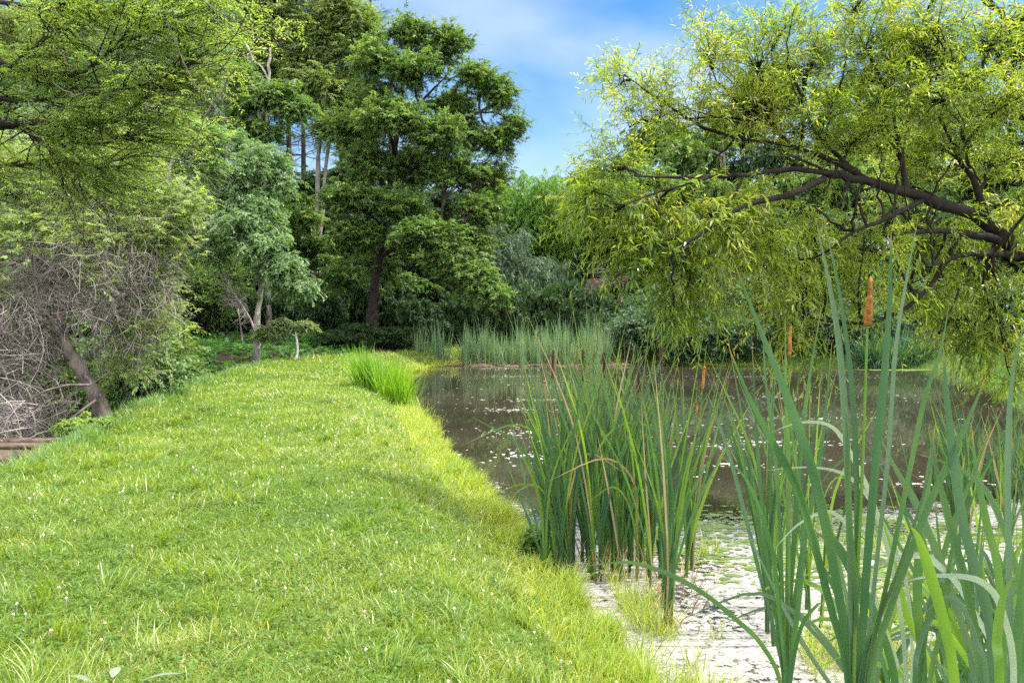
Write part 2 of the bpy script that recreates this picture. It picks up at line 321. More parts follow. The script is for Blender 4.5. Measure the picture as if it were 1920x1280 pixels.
fr = NN('ShaderNodeValToRGB'); fr.color_ramp.elements[0].color = (.010, .008, .006, 1); fr.color_ramp.elements[1].color = (.032, .024, .016, 1); LL(nz.outputs['Fac'], fr.inputs[0])
at = NN('ShaderNodeAttribute'); at.attribute_name = 'lawn'; mixc = NN('ShaderNodeMixRGB'); LL(at.outputs['Fac'], mixc.inputs[0]); LL(fr.outputs[0], mixc.inputs[1]); LL(lr.outputs[0], mixc.inputs[2])
pb = NN('ShaderNodeBsdfPrincipled'); pb.inputs['Roughness'].default_value = .95; pb.inputs['Specular IOR Level'].default_value = 0.1; LL(mixc.outputs[0], pb.inputs['Base Color'])
bp = NN('ShaderNodeBump'); bp.inputs['Strength'].default_value = .7; bp.inputs['Distance'].default_value = .05; LL(n2.outputs['Fac'], bp.inputs['Height']); LL(bp.outputs[0], pb.inputs['Normal'])
o_ = NN('ShaderNodeOutputMaterial'); LL(pb.outputs[0], o_.inputs[0]); M['ground'] = m
def lawn_mask(x, y):
    s = sdist(x, y); d = x - xl(y); far = np.where(x > -3, 37.2 + 0.0 * x, 40)
    return ss((d + .25) / .5) * (s > 0) * (y < far) * (x < 18)
g = mb.build('ground', M['ground']); tag(g, kind='structure', label='uneven earth and grass ground round the pond')
la = g.data.attributes.new('lawn', 'FLOAT', 'POINT'); la.data.foreach_set('value', lawn_mask(X, Y).ravel().astype(np.float32))

# water
m, n = mat_new('water'); NN = n.nodes.new; LL = n.links.new
tc = NN('ShaderNodeTexCoord'); mp_ = NN('ShaderNodeMapping'); mp_.inputs['Scale'].default_value = (1, 1.0, 1); LL(tc.outputs['Object'], mp_.inputs[0])
nz = NN('ShaderNodeTexNoise'); nz.inputs['Scale'].default_value = 2.2; nz.inputs['Detail'].default_value = 3; LL(mp_.outputs[0], nz.inputs['Vector'])
n2 = NN('ShaderNodeTexNoise'); n2.inputs['Scale'].default_value = .35; n2.inputs['Detail'].default_value = 5; LL(tc.outputs['Object'], n2.inputs['Vector'])
rp_ = NN('ShaderNodeValToRGB'); rp_.color_ramp.elements[0].color = (.020, .0185, .012, 1); rp_.color_ramp.elements[1].color = (.038, .034, .022, 1)
rp_.color_ramp.elements[0].position = .35; rp_.color_ramp.elements[1].position = .65; LL(n2.outputs['Fac'], rp_.inputs[0])
pb = NN('ShaderNodeBsdfPrincipled'); pb.inputs['Roughness'].default_value = .02; pb.inputs['IOR'].default_value = 1.33; LL(rp_.outputs[0], pb.inputs['Base Color'])
bp = NN('ShaderNodeBump'); bp.inputs['Strength'].default_value = .05; bp.inputs['Distance'].default_value = .02; LL(nz.outputs['Fac'], bp.inputs['Height']); LL(bp.outputs[0], pb.inputs['Normal'])
o_ = NN('ShaderNodeOutputMaterial'); LL(pb.outputs[0], o_.inputs[0]); M['water'] = m
mb = MB(); mb.add([(-5, -6, 0), (18, -6, 0), (18, 36, 0), (-5, 36, 0)], [(0, 1, 2, 3)])
wo = mb.build('water', m, smooth=False); tag(wo, kind='structure', label='still brown pond water')

# pale film of floating scum (real sheet of patches just above the water)
m, n = mat_new('scum'); NN = n.nodes.new; LL = n.links.new
tc = NN('ShaderNodeTexCoord')
n1 = NN('ShaderNodeTexNoise'); n1.inputs['Scale'].default_value = 1.1; n1.inputs['Detail'].default_value = 3; LL(tc.outputs['Object'], n1.inputs['Vector'])
n2 = NN('ShaderNodeTexNoise'); n2.inputs['Scale'].default_value = 15; n2.inputs['Detail'].default_value = 9; n2.inputs['Roughness'].default_value = .78; LL(tc.outputs['Object'], n2.inputs['Vector'])
at = NN('ShaderNodeAttribute'); at.attribute_name = 'cover'
a1 = NN('ShaderNodeMath'); a1.operation = 'MULTIPLY_ADD'; a1.inputs[1].default_value = .45; LL(n1.outputs['Fac'], a1.inputs[0]); LL(at.outputs['Fac'], a1.inputs[2])
a2 = NN('ShaderNodeMath'); a2.operation = 'MULTIPLY_ADD'; a2.inputs[1].default_value = .75; LL(n2.outputs['Fac'], a2.inputs[0]); LL(a1.outputs[0], a2.inputs[2])
th = NN('ShaderNodeMapRange'); th.inputs['From Min'].default_value = 1.03; th.inputs['From Max'].default_value = 1.08; LL(a2.outputs[0], th.inputs['Value'])
rp_ = NN('ShaderNodeValToRGB'); rp_.color_ramp.elements[0].color = (.075, .072, .05, 1); rp_.color_ramp.elements[1].color = (.33, .32, .295, 1); LL(n2.outputs['Fac'], rp_.inputs[0])  # pale scum tone, its whites lifted in colour to mimic glare
rp_.color_ramp.elements[0].position = .35; rp_.color_ramp.elements[1].position = .6
pb = NN('ShaderNodeBsdfPrincipled'); pb.inputs['Roughness'].default_value = .32; pb.inputs['Specular IOR Level'].default_value = .6; LL(rp_.outputs[0], pb.inputs['Base Color'])
tp = NN('ShaderNodeBsdfTransparent'); ms = NN('ShaderNodeMixShader'); LL(th.outputs[0], ms.inputs[0]); LL(tp.outputs[0], ms.inputs[1]); LL(pb.outputs[0], ms.inputs[2])
bp = NN('ShaderNodeBump'); bp.inputs['Strength'].default_value = .35; bp.inputs['Distance'].default_value = .01; LL(n2.outputs['Fac'], bp.inputs['Height']); LL(bp.outputs[0], pb.inputs['Normal'])
o_ = NN('ShaderNodeOutputMaterial'); LL(ms.outputs[0], o_.inputs[0]); M['scum'] = m
sx_ = np.arange(-1.4, 8.2, .12); sy_ = np.arange(1.0, 13, .12); X, Y = np.meshgrid(sx_, sy_); s = -sdist(X, Y)
# dense against the near bank (y<8.6), thinning into open water; narrow band along the bank further out
cov = 0.52 * (1 - ss((Y - 7.2 - 0.25 * np.clip(X - 1, 0, 6)) / 2.0))
cov = np.maximum(cov, 0.40 * (1 - ss((s - .1) / (.55 + .05 * Y))) * (1 - ss((Y - 10) / 3)))
cov = np.where(cov < .02, -1, cov)
idx = np.arange(X.size).reshape(X.shape); qq = np.stack([idx[:-1, :-1], idx[:-1, 1:], idx[1:, 1:], idx[1:, :-1]], -1).reshape(-1, 4)
keep = (s.ravel()[qq].max(1) > -0.15); mb = MB(); mb.add(np.stack([X, Y, 0 * X + .005], -1), qq[keep])
sc_ = mb.build('water_scum', m); tag(sc_, 'pale film of scum and duckweed floating at the near edge of the pond', 'scum', kind='stuff')
sc_.data.attributes.new('cover', 'FLOAT', 'POINT').data.foreach_set('value', cov.ravel().astype(np.float32))

# floating flecks: petals, seed fluff and leaf bits
def flecks(n, xr, yr, size, mat, name, label, cen=None):
    x = RS.uniform(*xr, n); y = RS.uniform(*yr, n)
    if cen is not None:
        k = RS.randint(0, len(cen), n); r = np.abs(RS.normal(0, 1, n)); a = RS.uniform(0, 6.28, n); cen = np.array(cen)
        x = cen[k, 0] + r * np.cos(a) * cen[k, 2]; y = cen[k, 1] + r * np.sin(a) * cen[k, 3]
    ok = sdist(x, y) < -.05; x, y = x[ok], y[ok]; n = len(x); sz = size * RS.lognormal(0, .45, n)
    mb = MB(); v = []
    ph = RS.uniform(0, 6.28, n)
    a = np.linspace(0, 2 * math.pi, 7)[:-1][None, :] + ph[:, None]; rr = sz[:, None] * RS.uniform(.5, 1.1, (n, 6)); st = RS.uniform(1, 2.2, (n, 1))
    ring = np.stack([x[:, None] + np.cos(a) * rr * st, y[:, None] + np.sin(a) * rr, np.full((n, 6), .011)], -1)
    cenp = np.stack([x, y, np.full(n, .014)], -1)[:, None]
    vv = np.concatenate([ring, cenp], 1); b = np.arange(n)[:, None] * 7
    t = np.stack([np.stack([b[:, 0] + i, b[:, 0] + (i + 1) % 6, b[:, 0] + 6], -1) for i in range(6)], 1)
    mb.add(vv, t=t, ta=np.repeat(RS.rand(n), 6)); o = mb.build(name, mat); tag(o, label, 'floating debris', kind='stuff'); return o
M['fleck'] = leaf_mat('fleck', [(.42, .40, .36), (.78, .76, .72)], trans=.1, rough=.25, tcol=1, yel=1, spec=1)
M['pad'] = leaf_mat('pad', [(.07, .12, .02), (.14, .21, .03)], trans=.15, rough=.4, tcol=1.2, nscale=3)
fc = [(0.1, 17.5, .9, .35), (1.5, 17.2, .8, .25), (0.6, 19.5, 1.2, .5), (2.5, 15, 1.5, .6), (.2, 11.8, .5, .5), (4.3, 13, 1.2, .4), (3.2, 11, 1.5, .7), (5.5, 16, 1.5, .3), (7, 20, 2, .7), (2, 24, 3, 1),
      (5, 9.8, 1, .4), (0, 14, .6, .6), (8, 27, 3, .5), (0, 27, 1.4, .7), (-.3, 31, 1.6, .8), (3, 12.6, 2, .3)]
flecks(1300, (0, 1), (0, 1), .017, M['fleck'], 'floating_petals', 'white petals and fluff floating in drifts on the brown water', fc)
flecks(220, (-3, 13), (8.5, 33), .011, M['fleck'], 'floating_seed_fluff', 'scattered white specks floating all over the open water')
flecks(3200, (0, 1), (0, 1), .022, M['pad'], 'floating_weed', 'yellow-green floating weed between the cattails', [(1.6, 8.0, .5, .25), (2.6, 8.2, .6, .3), (3.6, 8, .5, .4), (1.4, 7.1, .4, .3), (2.4, 7.3, .6, .2), (4.6, 7.4, .6, .4), (2.2, 6.6, .4, .3), (3.2, 6.4, .6, .4), (2.9, 5.5, .4, .4), (2.0, 7.8, .9, .2), (3.4, 7.4, .8, .3)])

# ------------------------------------------------------------------ trees
def jitter(p, amt):
    k = len(p); p = p.copy(); p[1:-1] += RS.normal(0, amt, (k - 2, 3)); return p
def twigs(p0, d, ln, k=5, droop=.2, wig=.05):
    """(N,k,3) curved shoots"""
    t = np.linspace(0, 1, k)[None, :, None]; ln = np.broadcast_to(ln, (len(p0),))[:, None, None]
    side = unit(np.cross(d, RS.normal(0, 1, d.shape)))[:, None]
    return p0[:, None] + d[:, None] * ln * t + side * ln * wig * np.sin(t * 3.1) * 2 - np.array([0, 0, 1.]) * droop * ln * t ** 2
def polyat(pl, t):
    """point and tangent on polylines (N,K,3) at t (N,M)"""
    n, k, _ = pl.shape; x = np.clip(t, 0, .9999) * (k - 1); i = x.astype(int); f = (x - i)[..., None]; r = np.arange(n)[:, None]
    a, b = pl[r, i], pl[r, np.minimum(i + 1, k - 1)]; return a + (b - a) * f, unit(b - a)
def put_leaves(mb, pl, m, ln, wd, val, ang=.9, droop=.3, tmin=.1, rnd=.3, pair=False):
    """m leaves along each shoot, alternating left and right"""
    n = len(pl); t = tmin + (1 - tmin) * (np.arange(m)[None, :] + RS.rand(n, m) * .6) / m
    if pair: t = np.repeat(t[:, :m // 2], 2, 1); m = t.shape[1]
    p, T = polyat(pl, t)
    up = unit(np.array([0, 0, 1.]) + RS.normal(0, .35, (n, 1, 3)))
    S = unit(np.cross(T, np.broadcast_to(up, T.shape))); sg = np.where(np.arange(m) % 2 == 0, 1, -1)[None, :, None]
    d = unit(T * math.cos(ang) + S * sg * math.sin(ang) + RS.normal(0, rnd, T.shape) - np.array([0, 0, droop]))
    nn = unit(np.broadcast_to(up, T.shape) + RS.normal(0, .35, T.shape))
    q = n * m
    mb.leaves(p.reshape(q, 3), d.reshape(q, 3), nn.reshape(q, 3), ln * RS.uniform(.7, 1.25, q), wd * RS.uniform(.75, 1.2, q), (val[:, None] + RS.normal(0, .13, (n, m))).ravel())
def crown_on(tb, lb, nodes, blobs, ncl, nsh, shl, m, ll, lw, droop=.25, flat=.5, up=.15, bare=0, ang=.9, ldroop=.3, r_l=.035, tw=.006, tws=3, rnd=.3, pair=False, clspread=.25, shell=.45, tmin=.1, lv=.5, cup=.2):
    """tb trunk mesh, lb leaf mesh; nodes = points on trunk/limbs; blobs = [(centre, (rx,ry,rz), weight)]"""
    nodes = np.asarray(nodes)
    for bi, b in enumerate(blobs):
        c = np.asarray(b[0], float); r = np.asarray(b[1], float); wgt = b[2] if len(b) > 2 else 1; n = max(3, int(ncl * wgt))
        # limb from nearest trunk node into the blob
        dd = np.linalg.norm((nodes - (c - np.array([0, 0, r[2] * .8]))) * np.array([1, 1, .8]), axis=1); root = nodes[np.argmin(dd)]
        mid = (root + c) / 2 + np.array([0, 0, .12 * np.linalg.norm(c - root)]) + RS.normal(0, .06, 3) * np.linalg.norm(c - root)
        limb = jitter(spl([root, mid, c], 9), .02 * np.linalg.norm(c - root)); rl = r_l * (max(r) ** .6)
        tb.tubes(limb, np.linspace(rl * 1.6, rl * .5, 9), 6)
        # clusters
        u = unit(RS.normal(0, 1, (n, 3))); u[:, 2] = np.abs(u[:, 2]) * np.where(RS.rand(n) < .75, 1, -1) * .9
        rad = (shell + (1 - shell) * RS.rand(n)) ** .7; lump = 1 + .16 * np.sin(u[:, 0] * 5 + bi) * np.sin(u[:, 2] * 6 + 2 * bi) 
        cp = c + u * r * (rad * lump)[:, None]
        st = limb[RS.randint(4, 9, n)]; md = (st + cp) / 2 + np.array([0, 0, .1]) * r[2] + RS.normal(0, .08, (n, 3)) * r
        t = np.linspace(0, 1, 6)[None, :, None]; br = (1 - t) ** 2 * st[:, None] + 2 * t * (1 - t) * md[:, None] + t * t * cp[:, None]
        tb.tubes(br, np.linspace(rl * .42, rl * .12, 6)[None].repeat(n, 0), 4)
        # shoots around each cluster end
        hd = unit(br[:, -1] - br[:, -2]); k = nsh
        P0 = np.repeat(polyat(br, RS.uniform(.55, 1.0, (n, k)))[0].reshape(n * k, 3), 1, 0)
        D = RS.normal(0, 1, (n, k, 3)); D[..., 2] *= (1 - flat); D = unit(unit(D) + hd[:, None] * .7 + np.array([0, 0, up])).reshape(-1, 3)
        P0 = P0 + RS.normal(0, clspread * shl, P0.shape)
        L_ = shl * RS.uniform(.6, 1.25, n * k)
        pl = twigs(P0, D, L_, 4, droop)
        if tw > 0: tb.tubes(pl, np.linspace(tw, tw * .4, 4)[None].repeat(len(pl), 0), tws)
        cv = lv + RS.normal(0, cup, n); val = np.repeat(cv, k)
        sel = RS.rand(len(pl)) >= bare
        if sel.any(): put_leaves(lb, pl[sel], m, ll, lw, val[sel], ang, ldroop, tmin, rnd, pair)
def trunk_tubes(tb, paths, sides=10):
    nodes = []
    for pts, r0, r1 in paths:
        k = max(10, len(pts) * 4); p = jitter(spl(pts, k), r0 * .12); rr = np.linspace(0, 1, k); rad = r0 + (r1 - r0) * rr ** .8
        rad = rad * (1 + RS.normal(0, .05, k))
        rad = rad * (1 + .08 * np.sin(rr * 23 + pts[0][0]))
        tb.tubes(p, rad, sides); nodes.append(p[k // 4:])
    return np.vstack(nodes)
def tree(name, label, cat, base, paths, blobs, bark, leafm, group=None, parts=('trunk', 'crown'), **kw):
    base = np.array([base[0], base[1], float(height(base[0], base[1])) - .05])
    paths = [(np.vstack([base[None], np.asarray(p[0], float)]) if i == 0 else np.asarray(p[0], float), p[1], p[2]) for i, p in enumerate(paths)]
    tb, lb = MB(), MB(); nodes = trunk_tubes(tb, paths)
    p0 = paths[0][0]; # root flare
    tb.tubes(np.array([base + (0, 0, -.1), base + (0, 0, .12), spl(p0, 20)[2]]), np.array([paths[0][1] * 1.45, paths[0][1] * 1.2, paths[0][1]]), 10)
    crown_on(tb, lb, nodes, blobs, **kw)
    root = empty(name, base, label, cat, group)
    tb.build(parts[0], M[bark], root, base); lb.build(parts[1], M[leafm], root, base)
    return root
def PB(px, py, d, rx, rz, ry=None, w=1):
    """blob from photo pixels: radii given in pixels at that distance"""
    s = d / FPX; return (P(px, py, d), (rx * s, (ry if ry else (rx + rz) / 2) * s, rz * s), w)

# central tall tree
d = 36
tree('walnut_tree', 'tall dark-green tree with a leaning dark trunk standing alone beside the sky gap', 'tree', (P(697, 634, 36)[0], 36), [
    ([P(700, 560, d), P(712, 490, d), P(722, 400, d), P(738, 300, d), P(750, 200, d), P(765, 110, d), P(775, 50, d)], .27, .05),
    ([P(722, 400, d), P(760, 340, d), P(800, 290, d + 1), P(850, 240, d + 1), P(900, 210, d)], .16, .04),
    ([P(728, 360, d), P(690, 300, d), P(660, 220, d)], .14, .03),
    ([P(712, 480, d), P(780, 450, d - 1), P(860, 440, d - 2)], .12, .03),
    ([P(745, 250, d), P(800, 180, d), P(850, 130, d)], .1, .02)],
    [PB(765, 62, d, 50, 34, w=.8), PB(830, 90, d, 58, 42), PB(705, 120, d, 58, 52), PB(775, 135, d - 1, 72, 45), PB(900, 150, d, 52, 34, w=.7), PB(940, 190, d, 34, 42, w=.55),
     PB(850, 205, d + 1, 68, 42, w=.8), PB(735, 225, d - 2, 74, 46, w=1.2), PB(820, 250, d - 2, 76, 44, w=1.2), PB(935, 270, d, 46, 36, w=.7), PB(690, 305, d - 1, 66, 38), PB(850, 320, d - 1, 78, 42),
     PB(920, 335, d, 48, 36, w=.7), PB(650, 372, d - 2, 66, 34), PB(740, 385, d - 2, 70, 38), PB(900, 395, d - 1, 52, 36), PB(800, 440, d - 3, 74, 34, w=1.1), PB(880, 520, d - 3, 56, 38), PB(925, 555, d - 3.5, 34, 22, w=.5),
     PB(670, 440, d - 2, 56, 30), PB(640, 520, d - 2, 52, 28, w=.8), PB(835, 480, d - 3, 62, 30), PB(960, 240, d, 26, 30, w=.3), PB(880, 260, d + 1, 60, 50, w=.8), PB(660, 250, d, 60, 50), PB(780, 320, d + 1, 80, 60), PB(700, 200, d + 1, 60, 60), PB(890, 460, d - 1, 50, 40, w=.7), PB(700, 500, d + 1, 60, 50, w=.6)],
    'bark_dark', 'broad', ncl=84, nsh=7, shl=.66, m=13, ll=.17, lw=.065, droop=.3, flat=.4, up=.1, shell=.1, pair=True, ang=1.0, tw=.008)

# pale tree with patchy trunk left of the mini tree
d = 28
tree('dogwood_tree', 'pale green tree with a patchy light trunk standing behind the flat-topped dwarf tree', 'tree', (G(487, 674, .5)[0], 28), [
    ([P(482, 620, d), P(486, 570, d), P(488, 535, d), P(470, 480, d - .5), P(440, 420, d - .5), P(430, 340, d)], .13, .04),
    ([P(488, 560, d), P(496, 500, d), P(505, 460, d)], .08, .03), ([P(440, 420, d - .5), P(490, 360, d), P(500, 310, d)], .06, .02)],
    [PB(440, 425, d - 1, 62, 42), PB(485, 465, d - 1, 60, 36), PB(535, 500, d - 1, 46, 34), PB(565, 540, d - 1, 28, 24, w=.6), PB(400, 380, d, 50, 45), PB(450, 330, d, 72, 45, w=1.2), PB(500, 300, d + .5, 45, 35), PB(420, 270, d + 1, 50, 40),
     PB(400, 470, d - .5, 34, 30, w=.6), PB(520, 350, d + .5, 32, 40, w=.7), PB(485, 400, d - .3, 60, 44), PB(420, 335, d, 60, 50), PB(460, 375, d + .3, 60, 44), PB(500, 440, d - .4, 50, 40), PB(540, 530, d - .8, 40, 30, w=.6)],
    'bark_patchy', 'pale', ncl=52, nsh=7, shl=.42, m=9, ll=.125, lw=.06, droop=.45, flat=.6, up=.0, shell=.3, ldroop=.5)

# dwarf flat-topped tree
d = 27.6
tree('umbrella_tree', 'dwarf flat-topped tree with a thin white trunk at the lawn edge', 'tree', (G(557, 676, .5)[0], d), [
    ([P(558, 655, d), P(555, 625, d), P(550, 612, d)], .05, .035), ([P(555, 630, d), P(535, 622, d), P(510, 626, d)], .025, .01), ([P(555, 628, d), P(568, 618, d), P(580, 614, d)], .02, .01)],
    [PB(502, 622, d, 24, 12, 20, .8), PB(535, 613, d, 36, 13, 28), PB(570, 611, d, 24, 8, 24, .8), PB(525, 606, d, 22, 8, 20, .8), PB(492, 631, d, 14, 9, 14, .5), PB(583, 617, d, 14, 7, 14, .4), PB(515, 628, d - .2, 18, 9, 14, .5)],
    'bark_white', 'olive', ncl=60, nsh=6, shl=.2, m=8, ll=.075, lw=.032, droop=.15, flat=.9, up=0, shell=.1, r_l=.02)

# bright lime tree
d = 21
tree('locust_tree', 'bright lime-green feathery tree above the pale tree on the left', 'tree', (P(300, 600, d)[0], d), [
    ([P(305, 520, d), P(312, 400, d), P(318, 330, d), P(330, 240, d)], .12, .03)],
    [PB(335, 235, d, 50, 34), PB(385, 265, d, 42, 34), PB(390, 320, d, 34, 40, w=.8), PB(360, 380, d + .5, 40, 35, w=.6), PB(280, 290, d + 1, 50, 44, w=.6), PB(260, 350, d + 1, 50, 44, w=.6)],
    'bark_pale', 'lime', ncl=60, nsh=7, shl=.42, m=16, ll=.075, lw=.028, droop=.4, flat=.8, up=.1, pair=True, ang=1.2, shell=.3)

# tall mixed tree, upper left, far
d = 44
tree('tulip_tree', 'tall olive-green tree with a pair of pale trunks reaching the top of the wood', 'tree', (P(590, 600, d)[0], d), [
    ([P(588, 500, d), P(594, 400, d), P(598, 300, d), P(600, 180, d), P(590, 60, d)], .19, .08),
    ([P(588, 520, d), P(604, 400, d), P(612, 300, d), P(630, 200, d), P(640, 60, d)], .14, .06), ([P(600, 180, d), P(540, 110, d), P(500, 60, d)], .1, .04)],
    [PB(640, 25, d, 60, 60, w=1.2), PB(650, 110, d, 50, 50), PB(590, 70, d, 60, 60, w=1.2), PB(530, 40, d, 62, 62), PB(520, 120, d, 52, 46), PB(470, 60, d, 50, 60), PB(600, 165, d - 1, 56, 46), PB(655, 190, d, 40, 46), PB(575, -40, d, 90, 50),
     PB(625, 245, d - 1, 46, 36, w=.7), PB(540, 190, d + 1, 30, 30, w=.4), PB(440, 20, d, 50, 60), PB(680, 60, d, 40, 60), PB(500, 0, d, 80, 60), PB(560, 130, d, 60, 50), PB(460, 110, d, 50, 50)],
    'bark_pale', 'olive', ncl=80, nsh=7, shl=.75, m=13, ll=.17, lw=.085, droop=.3, flat=.4, up=.15, shell=.2, tw=.01)
d = 38
tree('maple_tree', 'broad-leaved green tree with a slim grey trunk in front of the dark pines', 'tree', (P(505, 600, d)[0], d), [
    ([P(500, 420, d), P(498, 300, d), P(504, 150, d), P(506, 90, d)], .14, .05), ([P(504, 150, d), P(490, 125, d), P(476, 115, d)], .05, .02)],
    [PB(520, 175, d, 50, 20, w=.9), PB(470, 190, d, 50, 26), PB(555, 200, d, 40, 26, w=.7), PB(440, 150, d, 40, 40), PB(420, 90, d + 1, 55, 55, w=1.2), PB(450, 230, d, 40, 24, w=.7), PB(505, 245, d, 30, 18, w=.5), PB(390, 30, d, 60, 60)],
    'bark_patchy', 'broad', ncl=48, nsh=6, shl=.6, m=10, ll=.19, lw=.11, droop=.35, flat=.8, up=0, shell=.2, tw=.01)
d = 26
tree('ash_tree', 'hazy pale-green tree with hanging leaf sprays at the upper left', 'tree', (P(250, 600, d)[0], d), [
    ([P(255, 450, d), P(265, 300, d), P(275, 180, d), P(285, 60, d)], .2, .06), ([P(270, 230, d), P(330, 140, d), P(370, 80, d)], .1, .04)],
    [PB(340, 60, d, 62, 60), PB(390, 110, d, 44, 46), PB(370, 165, d, 50, 40), PB(300, 130, d, 62, 52), PB(280, 30, d, 66, 60), PB(210, 100, d, 66, 60), PB(220, 220, d, 60, 50, w=.8), PB(150, 160, d, 70, 70), PB(400, 20, d, 40, 50), PB(120, 30, d, 80, 70), PB(60, 260, d, 80, 80), PB(150, 330, d, 70, 60)],
    'bark_patchy', 'pale', ncl=48, nsh=7, shl=.55, m=14, ll=.13, lw=.04, droop=.6, flat=.5, up=0, pair=True, ang=.8, ldroop=.6, shell=.2)

# dark pines: thin dark trunks with sparse flat branches, one built then copied
def pine(name, label, base, H, r=.2, group=None):
    bz = float(height(*base)); b = np.array([base[0], base[1], bz - .05]); tb, lb = MB(), MB()
    top = b + (RS.normal(0, .2), RS.normal(0, .2), H); pth = spl([b, (b + top) / 2 + RS.normal(0, .12, 3), top], 16)
    tb.tubes(pth, np.linspace(r, r * .25, 16), 9)
    n = 90; t = RS.uniform(.22, 1, n); i = (t * 15).astype(int); p0 = pth[i]; a = RS.uniform(0, 6.28, n); D = np.stack([np.cos(a), np.sin(a), RS.uniform(-.1, .3, n)], -1)
    ln = (1.3 - t) * 3.2 * RS.uniform(.5, 1.1, n); br = twigs(p0, unit(D), ln, 6, .1); tb.tubes(br, np.linspace(.035, .01, 6)[None].repeat(n, 0), 4)
    live = t > .45; bl = br[live]; k = 14
    pp, T = polyat(bl, RS.uniform(.35, 1, (len(bl), k))); pp = pp.reshape(-1, 3); T = T.reshape(-1, 3)
    D2 = unit(T + RS.normal(0, .7, T.shape) * (1, 1, .4) + (0, 0, .25)); sh = twigs(pp, D2, .55, 4, .0); put_leaves(lb, sh, 22, .16, .012, RS.uniform(.2, .8, len(sh)), ang=.6, droop=0, rnd=.5)
    root = empty(name, b, label, 'pine tree', group); tb.build('trunk', M['bark_dark'], root, b); lb.build('crown', M['dark'], root, b); return root
pr = pine('pine_tree', 'dark pine with a thick black trunk seen in the bright gap of the wood', (P(545, 600, 48)[0], 48), 19, .26, 'dark pines in the wood behind')
for i, (px, dd, s, lb_) in enumerate([(462, 52, .9, 'dark pine left of the thick black pine trunk'), (498, 56, .95, None), (430, 50, .85, None), (575, 58, 1.05, None), (690, 50, .9, 'dark pine showing between the pale trunks and the leaning dark trunk'),
                                       (640, 60, 1.1, None), (735, 47, .8, None), (700, 64, 1.35, 'tall pine topping the wood against the blue sky'), (820, 58, .8, None), (350, 55, .9, None), (1270, 62, .85, 'pine behind the willow at the edge of the sky'), (1330, 66, 1.0, 'tall pine behind the willow crown')]):
    x = P(px, 600, dd)[0]
    dup(pr, (x, dd, float(height(x, dd)) - .05), i * 1.7, (s, s, s), lb_ or 'slim dark pine among the shaded trunks of the wood', 'dark pines in the wood behind')

# bamboo-like drooping mounds behind the reeds
def bamboo(name, label, px, py, dist, H, Wd, n_cane, mat, group=None, ll=.17, dens=1.0):
    x = P(px, py, dist)[0]; bz = float(height(x, dist)); b = np.array([x, dist, bz - .05]); tb, lb = MB(), MB()
    a = RS.uniform(0, 6.28, n_cane); rr = RS.uniform(0, .25, n_cane) * Wd; p0 = b + np.stack([np.cos(a) * rr, np.sin(a) * rr, 0 * a], -1)
    out_ = unit(np.stack([np.cos(a), np.sin(a), 0 * a], -1)); h = H * RS.uniform(.65, 1.05, n_cane); t = np.linspace(0, 1, 12)[None, :, None]
    reach = Wd * RS.uniform(.25, .75, n_cane)
    cane = p0[:, None] + out_[:, None] * reach[:, None, None] * t ** 2 + np.array([0, 0, 1.]) * h[:, None, None] * (t - .16 * t ** 5)
    tb.tubes(cane, np.linspace(.03, .006, 12)[None].repeat(n_cane, 0), 5)
    k = int(30 * dens); tt = RS.uniform(.12, 1, (n_cane, k)); pp, T = polyat(cane, tt); pp = pp.reshape(-1, 3)
    D = unit(RS.normal(0, 1, pp.shape) * (1, 1, .35) + np.repeat(out_, k, 0) * .4); sh = twigs(pp, D, Wd * .22, 5, .75); tb.tubes(sh, np.linspace(.007, .003, 5)[None].repeat(len(sh), 0), 3)
    put_leaves(lb, sh, 20, ll, ll * .2, np.repeat(RS.uniform(.2, .9, n_cane), k), ang=.7, droop=.75, rnd=.35)
    root = empty(name, b, label, 'bamboo', group); tb.build('canes', M['bark'], root, b); lb.build('foliage', M[mat], root, b); return root
bamboo('bamboo_clump', 'tall green bamboo-like mound with arching tops against the blue sky', 975, 600, 50, 10.6, 2.8, 80, 'lime', ll=.24, dens=1.3)
bamboo('bamboo_clump', 'green arching mound right of the tallest bamboo-like one, below the sky', 1060, 600, 49, 10.9, 3.0, 80, 'lime', ll=.24, dens=1.3)
bamboo('bamboo_clump', 'blue-green drooping mound right behind the central tree', 935, 600, 44, 7.0, 2.6, 70, 'blue')
bamboo('bamboo_clump', 'dense drooping blue-green mound behind the middle of the reed bed', 1010, 600, 43, 5.4, 2.6, 70, 'blue')
bamboo('bamboo_clump', 'low shaded mound beneath the drooping blue-green ones', 975, 600, 40, 3.4, 2.2, 60, 'dark')
bamboo('bamboo_clump', 'high green mound between the two sky-lit ones and the willow', 1130, 600, 47, 10.2, 2.8, 60, 'lime', ll=.24, dens=1.3)

